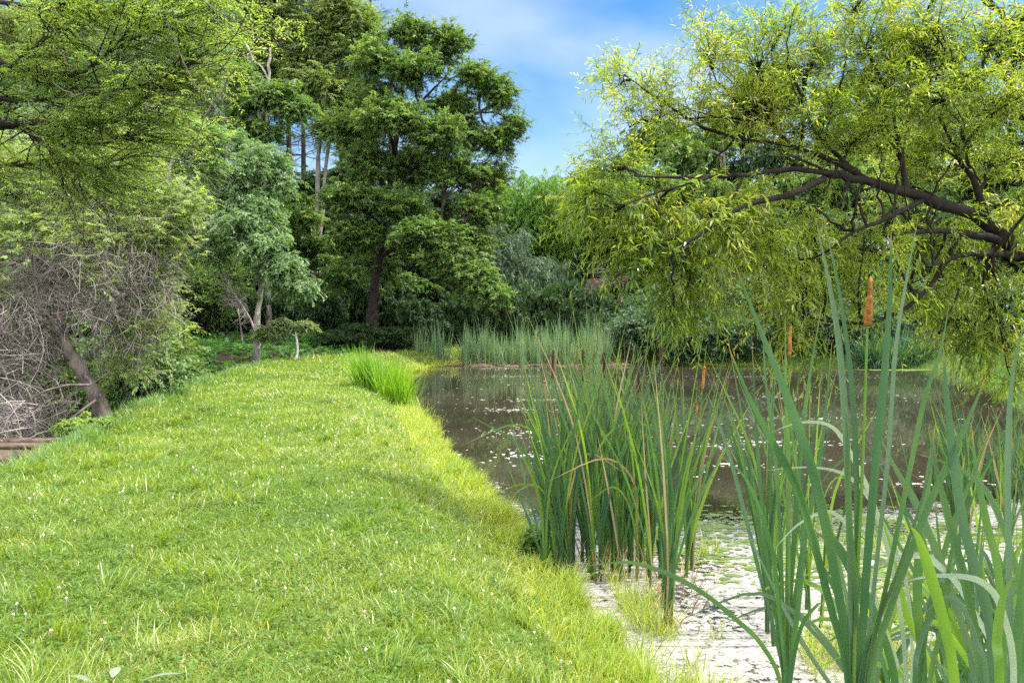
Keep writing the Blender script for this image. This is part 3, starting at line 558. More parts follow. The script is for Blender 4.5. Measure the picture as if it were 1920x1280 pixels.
# ------------------------------------------------------------------ the wood behind: three kinds built once, then copied
def proto_tree(name, label, base, H, W, mat, bark, kind, group):
    bx_, by_ = base; b = np.array([bx_, by_, float(height(bx_, by_))])
    bl = []
    if kind == 'full':
        for k in range(15):
            z = RS.uniform(.12, .92); rr = W * (1 - .75 * abs(z - .45)) * RS.uniform(.35, .8); a = k * 2.4
            bl.append((b + np.array([math.cos(a) * rr, math.sin(a) * rr, z * H]), (W * .42, W * .42, H * .11), 1))
        bl.append((b + np.array([0, 0, H * .95]), (W * .35, W * .35, H * .09), .8))
    else:
        for k in range(15):
            z = RS.uniform(.5, .92); rr = W * (1.2 - z) * RS.uniform(.5, 1.1); a = k * 2.4
            bl.append((b + np.array([math.cos(a) * rr, math.sin(a) * rr, z * H]), (W * .42, W * .42, H * .08), 1))
        bl.append((b + np.array([0, 0, H * .96]), (W * .35, W * .35, H * .06), .8))
    r = H * .016 + .03
    return tree(name, label, 'tree', base, [([b + (.1, 0, H * .3), b + (0, .2, H * .6), b + (.1, 0, H * .93)], r, r * .3)], bl, bark, mat, group, ncl=46, nsh=6, shl=H * .055, m=11, ll=.17, lw=.085, droop=.35, flat=.6, up=.05, shell=.25, tw=.008)
def bush(name, label, base, H, W, mat, cat='shrub', group=None, ll=.12, lw=.05, n=60, m=9, nsh=6, shl=None, shell=.2, dz=0., **kw):
    b = np.array([base[0], base[1], float(height(*base)) + dz - .05]); tb, lb = MB(), MB(); paths = []
    for k in range(6):
        a = k * 1.05 + RS.rand(); e = b + np.array([math.cos(a) * W * .4, math.sin(a) * W * .4, H * .6]); paths.append(([b, (b + e) / 2 + (0, 0, H * .08), e], .02 + H * .008, .01))
    nodes = trunk_tubes(tb, paths, 6); bl = []
    for k in range(9):
        a = k * 2.4; rr = W * .55 * math.sqrt((k + .3) / 9); z = RS.uniform(.25, .8) * (1 - .3 * rr / W)
        bl.append((b + np.array([math.cos(a) * rr, math.sin(a) * rr, z * H]), (W * .42, W * .42, H * .3), 1))
    crown_on(tb, lb, nodes, bl, ncl=n // 4 + 6, nsh=nsh, shl=shl or H * .13, m=m, ll=ll, lw=lw, shell=shell, r_l=.015, **kw)
    root = empty(name, b, label, cat, group); tb.build('stems', M['bark_dark'], root, b); lb.build('foliage', M[mat], root, b); return root
def ground_z(x, y): return float(height(x, y)) - .05
Gwood = 'shaded trees in the wood behind the pond'
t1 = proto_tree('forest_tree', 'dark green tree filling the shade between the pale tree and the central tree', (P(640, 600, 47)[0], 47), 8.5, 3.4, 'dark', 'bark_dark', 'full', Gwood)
t2 = proto_tree('forest_tree', 'shaded broad-leaved tree behind the bent grass and dwarf tree', (P(560, 600, 44)[0], 44), 6.8, 3.2, 'broad', 'bark', 'full', Gwood)
t3 = proto_tree('forest_tree', 'tall leafy tree behind the far left of the wood', (-30, 48), 17, 5.5, 'olive', 'bark', 'top', Gwood)
def wood_label(px, dd, src):
    kind = 'broad-leaved tree' if src is t2 else 'dark green tree'
    where = ('behind the twig tangle at the left edge' if px < 130 else 'behind the cypress and the hanging pale sprays' if px < 330 else 'behind the pale tree with the patchy trunk' if px < 540 else 'between the dwarf tree and the leaning dark trunk' if px < 690 else
             'just behind the leaning dark trunk' if px < 850 else 'behind the reed bed' if px < 1120 else 'behind the willow tips' if px < 1320 else 'behind the middle of the willow' if px < 1620 else 'behind the thick willow limb at the right')
    return ('tall far ' if dd > 47 else 'lower near ') + kind + ' ' + where
for i, (px, dd, src, s, sz) in enumerate([(380, 46, t2, 1.0, 1), (300, 42, t1, 1, 1), (460, 49, t1, 1.0, .9), (520, 52, t2, 1.2, 1), (740, 46, t1, .95, .85), (820, 50, t1, 1, .9), (880, 45, t2, .9, .9), (700, 55, t2, 1.3, 1), (900, 56, t1, 1.2, .9), (620, 60, t1, 1.2, .8),
                                          (780, 60, t1, 1.3, 1), (430, 58, t2, 1.3, .9), (1010, 58, t1, 1.2, .8), (340, 52, t1, 1.2, 1.1), (240, 48, t1, 1.2, 1.1), (150, 42, t2, 1.3, 1.2), (60, 38, t1, 1.2, 1.1), (-60, 34, t2, 1.2, 1.3), (210, 33, t2, .9, .9), (120, 28, t1, .9, .9),
                                          (20, 24, t2, .9, 1), (-120, 20, t1, .9, 1), (-400, 16, t2, 1, 1.1), (270, 36, t1, .8, .75),
                                          (800, 44, t1, .8, .8), (760, 43, t2, .8, .8), (1100, 52, t1, 1.2, .9), (1180, 49, t2, 1.3, 1.15), (1260, 54, t1, 1.35, 1.1), (1350, 50, t2, 1.35, 1.4), (1450, 54, t1, 1.4, 1.4), (1560, 50, t2, 1.4, 1.5), (1680, 53, t1, 1.5, 1.4), (1800, 49, t2, 1.4, 1.5), (1930, 50, t1, 1.5, 1.4), (2060, 46, t2, 1.4, 1.4),
                                          (1150, 44, t1, .9, .8), (1240, 43, t1, 1, .8), (1340, 42, t1, .9, .85), (1440, 43, t1, 1, .8), (1560, 42, t1, .9, .85), (1680, 41, t1, 1, .8), (1800, 40, t1, .95, .8), (1930, 38, t1, 1, .8), (2100, 34, t2, 1.1, 1.2)]):
    x = P(px, 600, dd)[0]; dup(src, (x, dd, ground_z(x, dd)), i * 2.1, (s, s, s * sz), wood_label(px, dd, src), Gwood)
for i, (px, dd, s) in enumerate([(240, 52, 1.1), (100, 46, 1.0), (-50, 40, 1.0), (330, 60, 1.15)]):
    x = P(px, 600, dd)[0]; dup(t3, (x, dd, ground_z(x, dd)), i * 1.3, (s, s, s), 'tall leafy tree at the back of the wood on the left', Gwood)

# shrubs on the far right shore hanging over the water
Gs = 'grey-green shrubs along the far shore'
sb = bush('shore_shrub', 'rounded grey-green shrub just right of the reed bed', (P(1195, 600, 34.5)[0], 34.5), 3.1, 2.2, 'blue', group=Gs, n=110, ll=.11, lw=.05)
for i, (px, dd, s, sz, l) in enumerate([(1290, 33.5, 1, .95, 'grey-green shrub under the hanging willow tips'), (1380, 33.2, 1.1, .9, 'second grey-green shrub right of the hanging willow tips'), (1470, 33.5, 1.05, 1.05, 'grey-green shrub behind the smaller orange seed head'), (1560, 33.5, 1, .9, 'grey-green shrub left of the tall orange seed head'),
                                        (1650, 34, 1.1, 1.0, 'grey-green shrub behind the tall orange seed head'), (1760, 34, 1.1, 1.1, 'grey-green shrub behind the drooping iris bank'), (1880, 33, 1.2, 1.2, 'grey-green shrub by the right edge across the water'), (1240, 37, 1.2, 1.15, 'taller grey-green shrub behind the shore row'), (1420, 37, 1.3, 1.2, 'tall grey-green shrub behind the middle of the shore row'), (1640, 38, 1.3, 1.2, 'tall grey-green shrub behind the right of the shore row')]):
    x = P(px, 600, dd)[0]; dup(sb, (x, dd, ground_z(x, dd) - .3), i * 1.9 + 1, (s, s, s * sz), l, Gs)
# dark shrubs behind lawn edge and reeds
Gd = 'dark shrubs at the foot of the wood'
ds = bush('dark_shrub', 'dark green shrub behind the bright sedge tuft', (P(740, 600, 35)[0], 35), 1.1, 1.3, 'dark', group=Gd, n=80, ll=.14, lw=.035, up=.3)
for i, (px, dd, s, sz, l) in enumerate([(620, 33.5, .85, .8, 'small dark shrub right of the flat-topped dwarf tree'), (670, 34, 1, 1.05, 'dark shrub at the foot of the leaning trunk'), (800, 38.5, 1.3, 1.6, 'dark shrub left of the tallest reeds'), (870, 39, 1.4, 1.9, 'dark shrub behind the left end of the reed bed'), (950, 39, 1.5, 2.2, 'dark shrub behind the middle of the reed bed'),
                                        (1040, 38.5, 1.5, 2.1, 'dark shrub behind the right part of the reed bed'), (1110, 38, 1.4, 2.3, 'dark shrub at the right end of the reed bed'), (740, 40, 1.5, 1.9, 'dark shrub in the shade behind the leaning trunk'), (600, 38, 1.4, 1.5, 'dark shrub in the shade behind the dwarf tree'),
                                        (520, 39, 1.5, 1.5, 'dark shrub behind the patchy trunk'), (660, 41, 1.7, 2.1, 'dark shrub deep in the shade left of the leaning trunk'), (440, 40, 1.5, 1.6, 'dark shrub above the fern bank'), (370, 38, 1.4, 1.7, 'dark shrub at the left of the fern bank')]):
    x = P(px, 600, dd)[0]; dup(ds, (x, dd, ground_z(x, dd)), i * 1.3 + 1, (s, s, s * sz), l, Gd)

# ------------------------------------------------------------------ willow
d = 8.0
def W_(pts, r0, r1): return ([P(*p) for p in pts], r0 * .82, r1 * .8)
wb = np.array([8.1, 9.6, float(height(8.1, 9.6)) - .05])
tb, lb = MB(), MB()
root = empty('willow_tree', wb, 'large willow leaning over the pond from the right with dark arching limbs', 'willow')
nodes = trunk_tubes(tb, [([wb, wb + (-.5, 0, 1.0), P(2020, 540, 9.2), P(1960, 505, 9), P(1905, 478, 8.8)], .34, .13)], 12)
tb.tubes(np.array([wb + (0, 0, -.2), wb + (-.02, 0, .15), wb + (-.15, 0, .4)]), np.array([.52, .44, .35]), 12)
tb.build('trunk', M['bark_willow'], root, wb)
limbs = [
 W_([(1915, 480, 8.8), (1840, 410, 8.5), (1760, 382, 8.2), (1690, 358, 8), (1600, 332, 7.8), (1545, 322, 7.7)], .10, .042),
 W_([(1560, 325, 7.7), (1480, 318, 7.6), (1400, 328, 7.5), (1330, 332, 7.4), (1240, 332, 7.3), (1190, 330, 7.2)], .038, .01),
 W_([(1545, 335, 7.7), (1480, 365, 7.5), (1400, 385, 7.3), (1350, 415, 7.2), (1290, 455, 7.1), (1250, 485, 7)], .042, .012),
 W_([(1640, 345, 7.9), (1580, 310, 7.9), (1530, 290, 7.9), (1470, 272, 7.9), (1400, 262, 7.9)], .05, .015),
 W_([(1730, 375, 8.1), (1660, 410, 7.8), (1600, 435, 7.6), (1560, 465, 7.5)], .04, .012),
 W_([(1880, 450, 8.7), (1820, 440, 8.3), (1760, 432, 8), (1700, 438, 7.8)], .07, .02),
 W_([(1910, 480, 8.8), (1850, 475, 8.4), (1800, 480, 8.1), (1740, 500, 7.9)], .06, .018),
 W_([(1940, 250, 8.5), (1880, 135, 8.3), (1820, 160, 8), (1740, 175, 7.8)], .07, .02),
 W_([(2020, 520, 9.2), (2000, 300, 8.9), (1940, 110, 8.6), (1890, 40, 8.4), (1840, -10, 8.3)], .10, .025),
 W_([(1850, 415, 8.5), (1830, 350, 8.4), (1800, 300, 8.3), (1760, 220, 8.2)], .06, .015),
 W_([(1700, 360, 8.0), (1690, 290, 8), (1670, 200, 8), (1640, 120, 8)], .04, .012),
 W_([(1480, 272, 7.9), (1440, 220, 7.9), (1430, 160, 7.9), (1400, 100, 7.9)], .03, .01),
 W_([(1600, 320, 7.9), (1530, 250, 7.9), (1500, 180, 7.9)], .03, .01),
 W_([(1400, 262, 7.9), (1320, 240, 7.9), (1240, 190, 7.9), (1170, 140, 7.9)], .028, .008),
 W_([(1800, 440, 8.3), (1740, 540, 8.3), (1650, 600, 8.3), (1540, 600, 8.3), (1490, 580, 8.3)], .04, .01),
]
limbs.append(W_([(1330, 332, 7.4), (1270, 350, 7.3), (1220, 365, 7.2), (1170, 385, 7.1)], .02, .008))
limbs.append(W_([(1395, 328, 7.5), (1375, 370, 7.4), (1350, 400, 7.3)], .018, .008))
nodes = []
for l in limbs:
    m_ = MB(); nodes.append(trunk_tubes(m_, [l], 8)); m_.build('limb', M['bark_willow'], root, wb)
nodes = np.vstack(nodes)
tb = MB()
k_ = RS.choice(np.where(nodes[:, 0] > 2.4)[0], 60); kd = unit(RS.normal(0, .35, (60, 3)) + np.where(RS.rand(60)[:, None] < .65, np.array([-.35, 0, 1.]), np.array([-.5, 0, -.35])))
lw2 = twigs(nodes[k_], kd, RS.uniform(.5, 1.25, 60), 12, -.08, .06); lw2 += RS.normal(0, .012, lw2.shape); tb.tubes(lw2, np.linspace(.016, .003, 12)[None].repeat(60, 0), 5)
nodes = np.vstack([nodes, lw2[:, 4:].reshape(-1, 3)])
d = 7.95
blobs = [PB(1160, 160, d, 50, 60, 120, .5), PB(1180, 240, d, 50, 38, 120, .35), PB(1240, 200, d, 55, 60, 120, .6), PB(1330, 110, d, 60, 55, 140, .7), PB(1300, 230, d, 60, 50, 140, .6), PB(1420, 120, d, 70, 60, 160, .9), PB(1400, 210, d, 70, 50, 160), PB(1520, 130, d, 75, 70, 160, 1.1), PB(1500, 240, d, 75, 50, 160),
         PB(1620, 90, d, 75, 70, 160), PB(1650, 190, d, 80, 60, 160), PB(1600, 265, d, 70, 45, 140), PB(1730, 80, d, 75, 70, 160), PB(1760, 190, d, 80, 60, 160), PB(1860, 80, d, 80, 75, 160), PB(1880, 200, d, 80, 60, 160), PB(1740, 280, d + .6, 80, 50, 140), PB(1860, 310, d + .8, 80, 60, 140), PB(1600, 20, d, 90, 50, 160, .8), PB(1750, -20, d, 90, 60, 160, .9), PB(1470, 55, d, 50, 30, 120, .4),
         PB(1150, 320, d - .3, 70, 40, 120, .8), PB(1130, 400, d - .3, 60, 50, 120, .9), PB(1230, 400, d - .3, 75, 50, 140, 1.1), PB(1200, 470, d - .4, 60, 45, 120, .8), PB(1330, 420, d - .3, 75, 50, 140, 1.1), PB(1280, 500, d - .4, 60, 50, 120, .8), PB(1290, 560, d - .4, 45, 40, 90, .5), PB(1260, 590, d - .4, 30, 28, 60, .25), PB(1420, 470, d, 75, 50, 140), PB(1400, 380, d, 70, 40, 140, .7),
         PB(1520, 430, d + .3, 75, 60, 140, .9), PB(1500, 530, d + .3, 75, 50, 140, .8), PB(1500, 640, d + .3, 34, 70, 80, .4), PB(1620, 470, d + .4, 75, 50, 140), PB(1600, 560, d + .4, 75, 40, 140, .6), PB(1740, 460, d + .8, 80, 60, 140), PB(1720, 560, d + .8, 80, 45, 140, .7), PB(1850, 540, d + 1, 80, 60, 140), PB(1860, 640, d + 1, 75, 55, 120, .8), PB(1860, 430, d + 1.2, 80, 60, 140),
         PB(1900, 720, d + 1.2, 60, 50, 100, .5), PB(1790, 620, d + 1, 60, 40, 100, .5), PB(1980, 380, d, 80, 90, 160), PB(1990, 150, d, 80, 90, 160), PB(1420, 570, d + .2, 50, 45, 110, .5), PB(1690, 350, d + .8, 60, 50, 100, .6), PB(1080, 380, d - .2, 30, 40, 60, .3)]
for up_, dr_, ld_, sel, nc_, ll_, lw_ in ((.45, .12, .25, lambda b: b[0][2] > 3.3, 32, .078, .0135), (.0, .5, .5, lambda b: b[0][2] <= 3.3, 25, .095, .0175)):
    crown_on(tb, lb, nodes, [b for b in blobs if sel(b)], ncl=nc_, nsh=5, shl=.34, m=13, ll=ll_, lw=lw_, droop=dr_, flat=.15, up=up_, shell=.05, ang=.7, ldroop=ld_, r_l=.014, tw=.0022, rnd=.5, lv=.5, cup=.22)
tb.build('twigs', M['bark_willow'], root, wb); lb.build('crown', M['willow'], root, wb)
# dead spray with rusty leaves
def spray(name, label, cat, base, paths, bark, leafm, n=20, r=.012, ll=.06, leaves_on=.3):
    root = empty(name, base, label, cat); tb, lb = MB(), MB()
    for p, r0, r1 in paths:
        q = spl(p, 14); tb.tubes(q, np.linspace(r0, r1, 14), 7)
        pp, T = polyat(q[None], RS.uniform(.3, 1, (1, n))); D = unit(T[0] + RS.normal(0, .6, (n, 3))); sh = twigs(pp[0], D, RS.uniform(.3, .9, n) * .9, 6, .15, .12)
        tb.tubes(sh, np.linspace(r, r * .3, 6)[None].repeat(n, 0), 4)
        p2, T2 = polyat(sh, RS.uniform(.2, 1, (n, 5))); p2 = p2.reshape(-1, 3); s2 = twigs(p2, unit(T2.reshape(-1, 3) + RS.normal(0, .6, p2.shape)), .28, 4, .2); tb.tubes(s2, np.linspace(r * .5, r * .2, 4)[None].repeat(len(s2), 0), 3)
        k = int(len(s2) * leaves_on)
        if k: put_leaves(lb, s2[:k], 6, ll, ll * .45, RS.rand(k), rnd=.5)
    tb.build('twigs', M[bark], root, base)
    if lb.n: lb.build('withered_leaves', M[leafm], root, base)
    return root
bb = np.array([P(1350, 600, 35)[0], 35, 0.5])
spray('dead_branch', 'bare grey dead branch with rusty leaves reaching left over the dark far bank', 'dead branch', bb, [
    ([bb, P(1320, 560, 33), P(1280, 530, 31.8), P(1230, 515, 31.4), P(1180, 500, 31.2), P(1120, 512, 31)], .06, .015), ([P(1230, 515, 31.4), P(1170, 520, 31), P(1115, 530, 30.8)], .03, .01)], 'bark', 'red', n=26, r=.018, ll=.10, leaves_on=.14)

# ------------------------------------------------------------------ left: overhanging feathery branches
ob = np.array([-5.6, 5.6, float(height(-5.6, 5.6)) - .05])
root = empty('hemlock_tree', ob, 'feathery yellow-green tree overhanging the lawn from beyond the left edge', 'tree')
tb = MB(); trunk_tubes(tb, [([ob, ob + (.1, 0, 1.5), ob + (0, .1, 3.2), ob + (-.1, .1, 5), ob + (0, 0, 7)], .2, .09)], 12); tb.build('trunk', M['bark'], root, ob)
def LP(pts, d0, d1, r0, r1):
    n = len(pts); return ([P(px, py, d0 + (d1 - d0) * i / (n - 1)) for i, (px, py) in enumerate(pts)], r0, r1)
limbs = [LP([(-420, 300), (-200, 250), (0, 233), (80, 230), (133, 230), (213, 227), (240, 213), (275, 180), (340, 138)], 5.6, 5.4, .05, .006),
         LP([(-380, 100), (-120, 90), (0, 117), (80, 137), (133, 138), (173, 125), (213, 92), (263, 68), (330, 45)], 5.6, 5.2, .045, .006),
         LP([(-380, 330), (-150, 240), (0, 140), (50, 100), (90, 67), (115, 35), (125, -20)], 5.6, 5.0, .03, .008),
         LP([(-300, 260), (0, 236), (60, 244), (100, 262), (190, 270), (260, 250), (330, 232)], 5.6, 5.6, .03, .004),
         LP([(-300, 280), (0, 240), (50, 250), (110, 290), (160, 310), (230, 300)], 5.6, 5.8, .025, .004),
         LP([(-350, 20), (-100, 0), (60, 12), (150, 20), (240, 25), (320, 5)], 5.6, 5.3, .03, .005),
         LP([(-380, 350), (-100, 320), (30, 310), (90, 305), (150, 320)], 5.6, 6, .03, .005),
         LP([(-380, 60), (-60, -30), (100, -60), (260, -40), (400, -20)], 5.6, 5.3, .03, .006),
         LP([(-380, 400), (-150, 180), (30, 190), (120, 180), (200, 172), (300, 150), (390, 100)], 5.6, 5.2, .03, .004)]
tb, lb, lt = MB(), MB(), MB(); nodes = []
for l in limbs:
    m_ = MB(); trunk_tubes(m_, [(l[0], l[1] * .7, l[2])], 7); m_.build('limb', M['bark_dark'], root, ob)
    q = spl(l[0], 30)[6:]; n = 40
    pp, T = polyat(q[None], RS.uniform(.1, 1, (1, n))); az = RS.normal(0, .55, (n, 3)) * (1, 1, .55); D = unit(T[0] * .9 + az + (0, 0, .05)); br = twigs(pp[0], D, RS.uniform(.25, .75, n), 7, .1, .08)
    tb.tubes(br, np.linspace(.006, .002, 7)[None].repeat(n, 0), 4)
    k = 12; tt = (np.arange(k)[None] + RS.rand(n, k) * .7) / k * .9 + .1; p2, T2 = polyat(br, tt); S = unit(np.cross(T2, RS.normal(0, .25, T2.shape) + (0, 0, 1))) * np.where(np.arange(k) % 2 == 0, 1, -1)[None, :, None]
    D2 = unit(T2 * .75 + S + RS.normal(0, .15, T2.shape)).reshape(-1, 3); sh = twigs(p2.reshape(-1, 3), D2, RS.uniform(.07, .2, n * k), 4, .25, .05); lt.tubes(sh, np.full((len(sh), 4), .0011), 3)
    put_leaves(lb, sh, 14, .028, .0085, np.repeat(RS.uniform(.1, .9, n), k), ang=1.1, droop=.1, rnd=.15, tmin=.0)
tb.build('branchlets', M['bark_dark'], root, ob); lt.build('twigs', M['bark_dark'], root, ob); lb.build('foliage', M['feather'], root, ob)
# bare shoots hanging through the frame top: part of the same tree
for pts in ([(40, -60), (87, 0), (133, 50), (177, 87), (207, 130)], [(260, -60), (287, 0), (320, 60), (353, 133), (383, 180), (427, 222)], [(330, -50), (380, 0), (433, 37), (477, 67), (517, 84)], [(440, 130), (395, 200), (375, 240), (358, 300)], [(100, 80), (120, 110), (133, 130)], [(100, 155), (140, 178), (165, 172), (187, 162)]):
    m_ = MB(); q = jitter(spl([P(x, y, 5.0) for x, y in pts], 12), .006); m_.tubes(q, np.linspace(.0055, .002, 12), 6); m_.build('bare_shoot', M['bark'], root, ob)
ml = LP([(-400, -200), (-100, -160), (150, -130), (350, -60)], 5.6, 5.0, .05, .01); m_ = MB(); trunk_tubes(m_, [ml], 8); m_.build('limb', M['bark'], root, ob)
rot = m_ = None

# ------------------------------------------------------------------ left: leaning cypress with a tangle of grey dead twigs
tbase = np.array([P(196, 778, 12.2)[0], 12.2, 0]); tbase[2] = float(height(tbase[0], 12.2)) - .05
root = empty('cypress_tree', tbase, 'half-dead cypress with a leaning rough trunk and a tangle of grey twigs', 'tree')
main = LP([(196, 790), (180, 745), (150, 695), (128, 650), (112, 600), (100, 540), (60, 480), (40, 400)], 12.2, 12.0, .12, .045)
lim2 = [LP([(150, 695), (110, 640), (70, 600), (20, 560), (-60, 520)], 12.2, 11.6, .07, .02), LP([(125, 640), (118, 612), (85, 608), (55, 650), (20, 700)], 12.1, 11.5, .05, .015), LP([(112, 600), (150, 540), (165, 470), (160, 400), (150, 330)], 12.1, 12.2, .06, .02),
        LP([(100, 540), (150, 480), (210, 430), (280, 400)], 12, 12.4, .05, .012), LP([(140, 680), (200, 640), (250, 560), (290, 500)], 12.2, 12.8, .04, .01), LP([(60, 480), (20, 420), (-30, 340)], 12, 11.8, .05, .02),
        LP([(155, 700), (170, 720), (130, 722), (80, 735), (30, 770), (0, 800)], 12.1, 11, .04, .012), LP([(40, 400), (80, 330), (130, 290)], 12, 12.2, .04, .012), LP([(165, 470), (220, 400), (280, 350), (340, 330)], 12.1, 12.6, .04, .01),
        LP([(60, 480), (0, 500), (-80, 480)], 12, 11.8, .05, .02), LP([(210, 560), (260, 600), (300, 640), (330, 620)], 12.8, 12.8, .03, .008), LP([(180, 750), (110, 800), (60, 820), (20, 880)], 11.9, 10.6, .035, .01)]
tb = MB(); trunk_tubes(tb, [main], 12); tb.tubes(np.array([tbase, tbase + (-.06, 0, .2)]), np.array([.18, .135]), 12); tb.build('trunk', M['bark'], root, tbase)
allp = [main] + lim2
for l in lim2:
    m_ = MB(); trunk_tubes(m_, [(l[0], l[1] * .65, l[2] * .7)], 8); m_.build('limb', M['bark'], root, tbase)
tb, lb, lt = MB(), MB(), MB()
nodes = np.vstack([spl(l[0], 20)[4:] for l in allp])
def tangle(blobs, nb, ln, r, curl, sub, subl, mb_):
    """masses of curved bare twigs inside blobs"""
    ends = []
    for b in blobs:
        c, rr = np.asarray(b[0]), np.asarray(b[1]); n = int(nb * (b[2] if len(b) > 2 else 1)); p = c + unit(RS.normal(0, 1, (n, 3))) * rr * RS.uniform(.1, 1, (n, 1)) ** .5
        k = nodes[np.argmin(np.linalg.norm(nodes[None] - p[:, None], axis=2), 1)]; D = unit(p - k + RS.normal(0, .25, p.shape)); L0 = ln * RS.uniform(.5, 1.2, n)
        st = p - D * L0[:, None] * .5; pl = twigs(st, D, L0, 7, curl, .14); mb_.tubes(pl, np.linspace(r, r * .35, 7)[None].repeat(n, 0), 4); ends.append(pl)
        q, T = polyat(pl, RS.uniform(.15, 1, (n, sub))); q = q.reshape(-1, 3); s2 = twigs(q, unit(T.reshape(-1, 3) + RS.normal(0, .6, q.shape)), subl * RS.uniform(.4, 1.2, len(q)), 5, .25, .12)
        mb_.tubes(s2, np.linspace(r * .5, r * .2, 5)[None].repeat(len(s2), 0), 3); ends.append(s2)
    return ends
d = 12
tangle([PB(60, 480, d - .1, 75, 60, w=.75), PB(140, 465, d - .1, 80, 60, w=.7), PB(220, 470, d + .3, 70, 60, w=.8), PB(30, 560, d - .2, 65, 60), PB(130, 540, d + .1, 70, 55), PB(230, 560, d + .5, 65, 50), PB(10, 650, d - .3, 60, 60), PB(80, 640, d + .2, 50, 50, w=.7), PB(240, 630, d + .8, 60, 36, w=.6), PB(30, 740, d - .2, 60, 40, w=.55), PB(150, 390, d, 60, 40, w=.5),
        PB(0, 790, d - .8, 50, 34, w=.4), PB(290, 500, d + .6, 50, 60, w=.6), PB(-60, 600, d - .8, 60, 120), PB(90, 760, d + .3, 50, 30, w=.4)], 105, .8, .0078, .35, 4, .36, tb)
m_ = tb.build('dead_twigs', M['twig_grey'], root, tbase)
crown_on(lt, lb, nodes, [PB(180, 360, d, 70, 44), PB(100, 360, d - .2, 70, 50), PB(270, 370, d + .3, 60, 40), PB(320, 410, d + .4, 46, 36), PB(350, 380, d + .5, 30, 24, w=.5), PB(40, 330, d - .3, 70, 50), PB(230, 430, d + .2, 60, 34, w=.7), PB(0, 430, d - .4, 60, 50, w=.7), PB(280, 470, d + .5, 60, 34, w=.6), PB(120, 300, d, 60, 30, w=.6), PB(250, 320, d + .2, 40, 26, w=.6),
          PB(240, 620, d + .5, 50, 40, w=.45), PB(210, 700, d + .5, 36, 36, w=.3), PB(280, 580, d + .6, 50, 30, w=.4), PB(60, 420, d - .4, 50, 40, w=.8), PB(-20, 300, d - .5, 60, 60), PB(140, 430, d - .4, 70, 40, w=.6), PB(60, 450, d - .5, 60, 40, w=.35), PB(170, 520, d - .2, 60, 40, w=.2), PB(310, 440, d + .4, 50, 36, w=.8), PB(300, 530, d + .6, 36, 50, w=.5), PB(290, 620, d + .9, 50, 50, w=.6), PB(250, 690, d + .9, 50, 36, w=.5), PB(0, 560, d - .5, 50, 40, w=.3)],
         ncl=40, nsh=6, shl=.34, m=15, ll=.062, lw=.02, droop=.2, flat=.6, up=.2, pair=True, ang=.95, shell=.15, r_l=.02, tw=.003, clspread=.4)
lt.build('twigs', M['twig_grey'], root, tbase); lb.build('foliage', M['feather'], root, tbase)

# shrubs and fern cover in the hollow on the left
bush('hollow_shrub', 'dark leafy shrub right of the dead twig tangle', (P(285, 600, 20)[0], 20), 2.9, 1.5, 'broad', ll=.11, lw=.05, n=110, dz=.1)
bush('hollow_shrub', 'dark feathery shrub above the hollow, left of the patchy trunk', (P(385, 600, 37)[0], 37), 4.6, 2.6, 'broad', ll=.12, lw=.05, n=110)
bush('hollow_shrub', 'grey-green shrub low behind the leaning cypress trunk', (P(245, 600, 15.5)[0], 15.5), 2.4, 1.3, 'pale', ll=.08, lw=.04, n=80, dz=-.1)
bush('hollow_shrub', 'shaded shrub behind the grey twigs at the left edge', (P(60, 600, 17)[0], 17), 4.8, 2.6, 'broad', ll=.12, lw=.055, n=140)
bush('hollow_shrub', 'shaded shrub behind the grey twigs beside the bright feathery top', (P(180, 600, 19)[0], 19), 5.0, 2.6, 'olive', ll=.13, lw=.055, n=140)
spray('dead_branch', 'bare forked dead branch leaning against the patchy trunk', 'dead branch', np.array([P(480, 640, 28.5)[0], 28.5, .6]), [
    ([P(487, 648, 28.5), P(470, 600, 28.5), P(445, 560, 28.4), P(420, 520, 28.3), P(400, 490, 28.2)], .05, .015), ([P(455, 640, 28.5), P(448, 590, 28.5), P(440, 555, 28.4)], .03, .012)], 'twig_grey', 'red', n=22, r=.014, leaves_on=0)
def cover(n, region, mat, name, label, L0, m, ll, lw, up, zoff=0):
    x = RS.uniform(region[0], region[1], n); y = RS.uniform(region[2], region[3], n); ok = region[4](x, y); x, y = x[ok], y[ok]; n = len(x)
    p = np.stack([x, y, height(x, y) + zoff], -1); D = unit(RS.normal(0, 1, (n, 3)) * (1, 1, .2) + (0, 0, up)); pl = twigs(p, D, L0 * RS.uniform(.6, 1.3, n), 5, .55); mb = MB()
    mb.tubes(pl, np.full((n, 5), .003), 3); put_leaves(mb, pl, m, ll, lw, RS.uniform(.1, .9, n), ang=1.1, droop=.1, rnd=.2, pair=True); o = mb.build(name, M[mat]); tag(o, label, 'ground cover', kind='stuff'); return o
cover(9000, (-19, -6, 14, 38, lambda x, y: (x < xl(y) - .3) & (y < 36.5)), 'fern', 'fern_cover', 'low bright ferns and creeping plants covering the shaded bank on the left', .5, 14, .13, .045, .7)
cover(2600, (-11, -5, 5, 15, lambda x, y: (x < xl(y) - .5)), 'fern', 'hollow_weeds', 'low weeds in the dark hollow below the cypress', .35, 12, .09, .035, .7)
cover(5000, (-9, 22, 36.5, 46, lambda x, y: sdist(x, y) > .5), 'dark', 'wood_undergrowth', 'dark undergrowth on the floor of the wood', .6, 12, .15, .06, .8)
b = np.array([P(130, 800, 10.6)[0], 10.6, .3]); bush('edge_weed', 'small lime-green leafy weed at the lawn edge below the leaning trunk', (P(150, 800, 10.9)[0] + .05, 10.9), .34, .5, 'feather', 'weed', ll=.05, lw=.02, n=36)
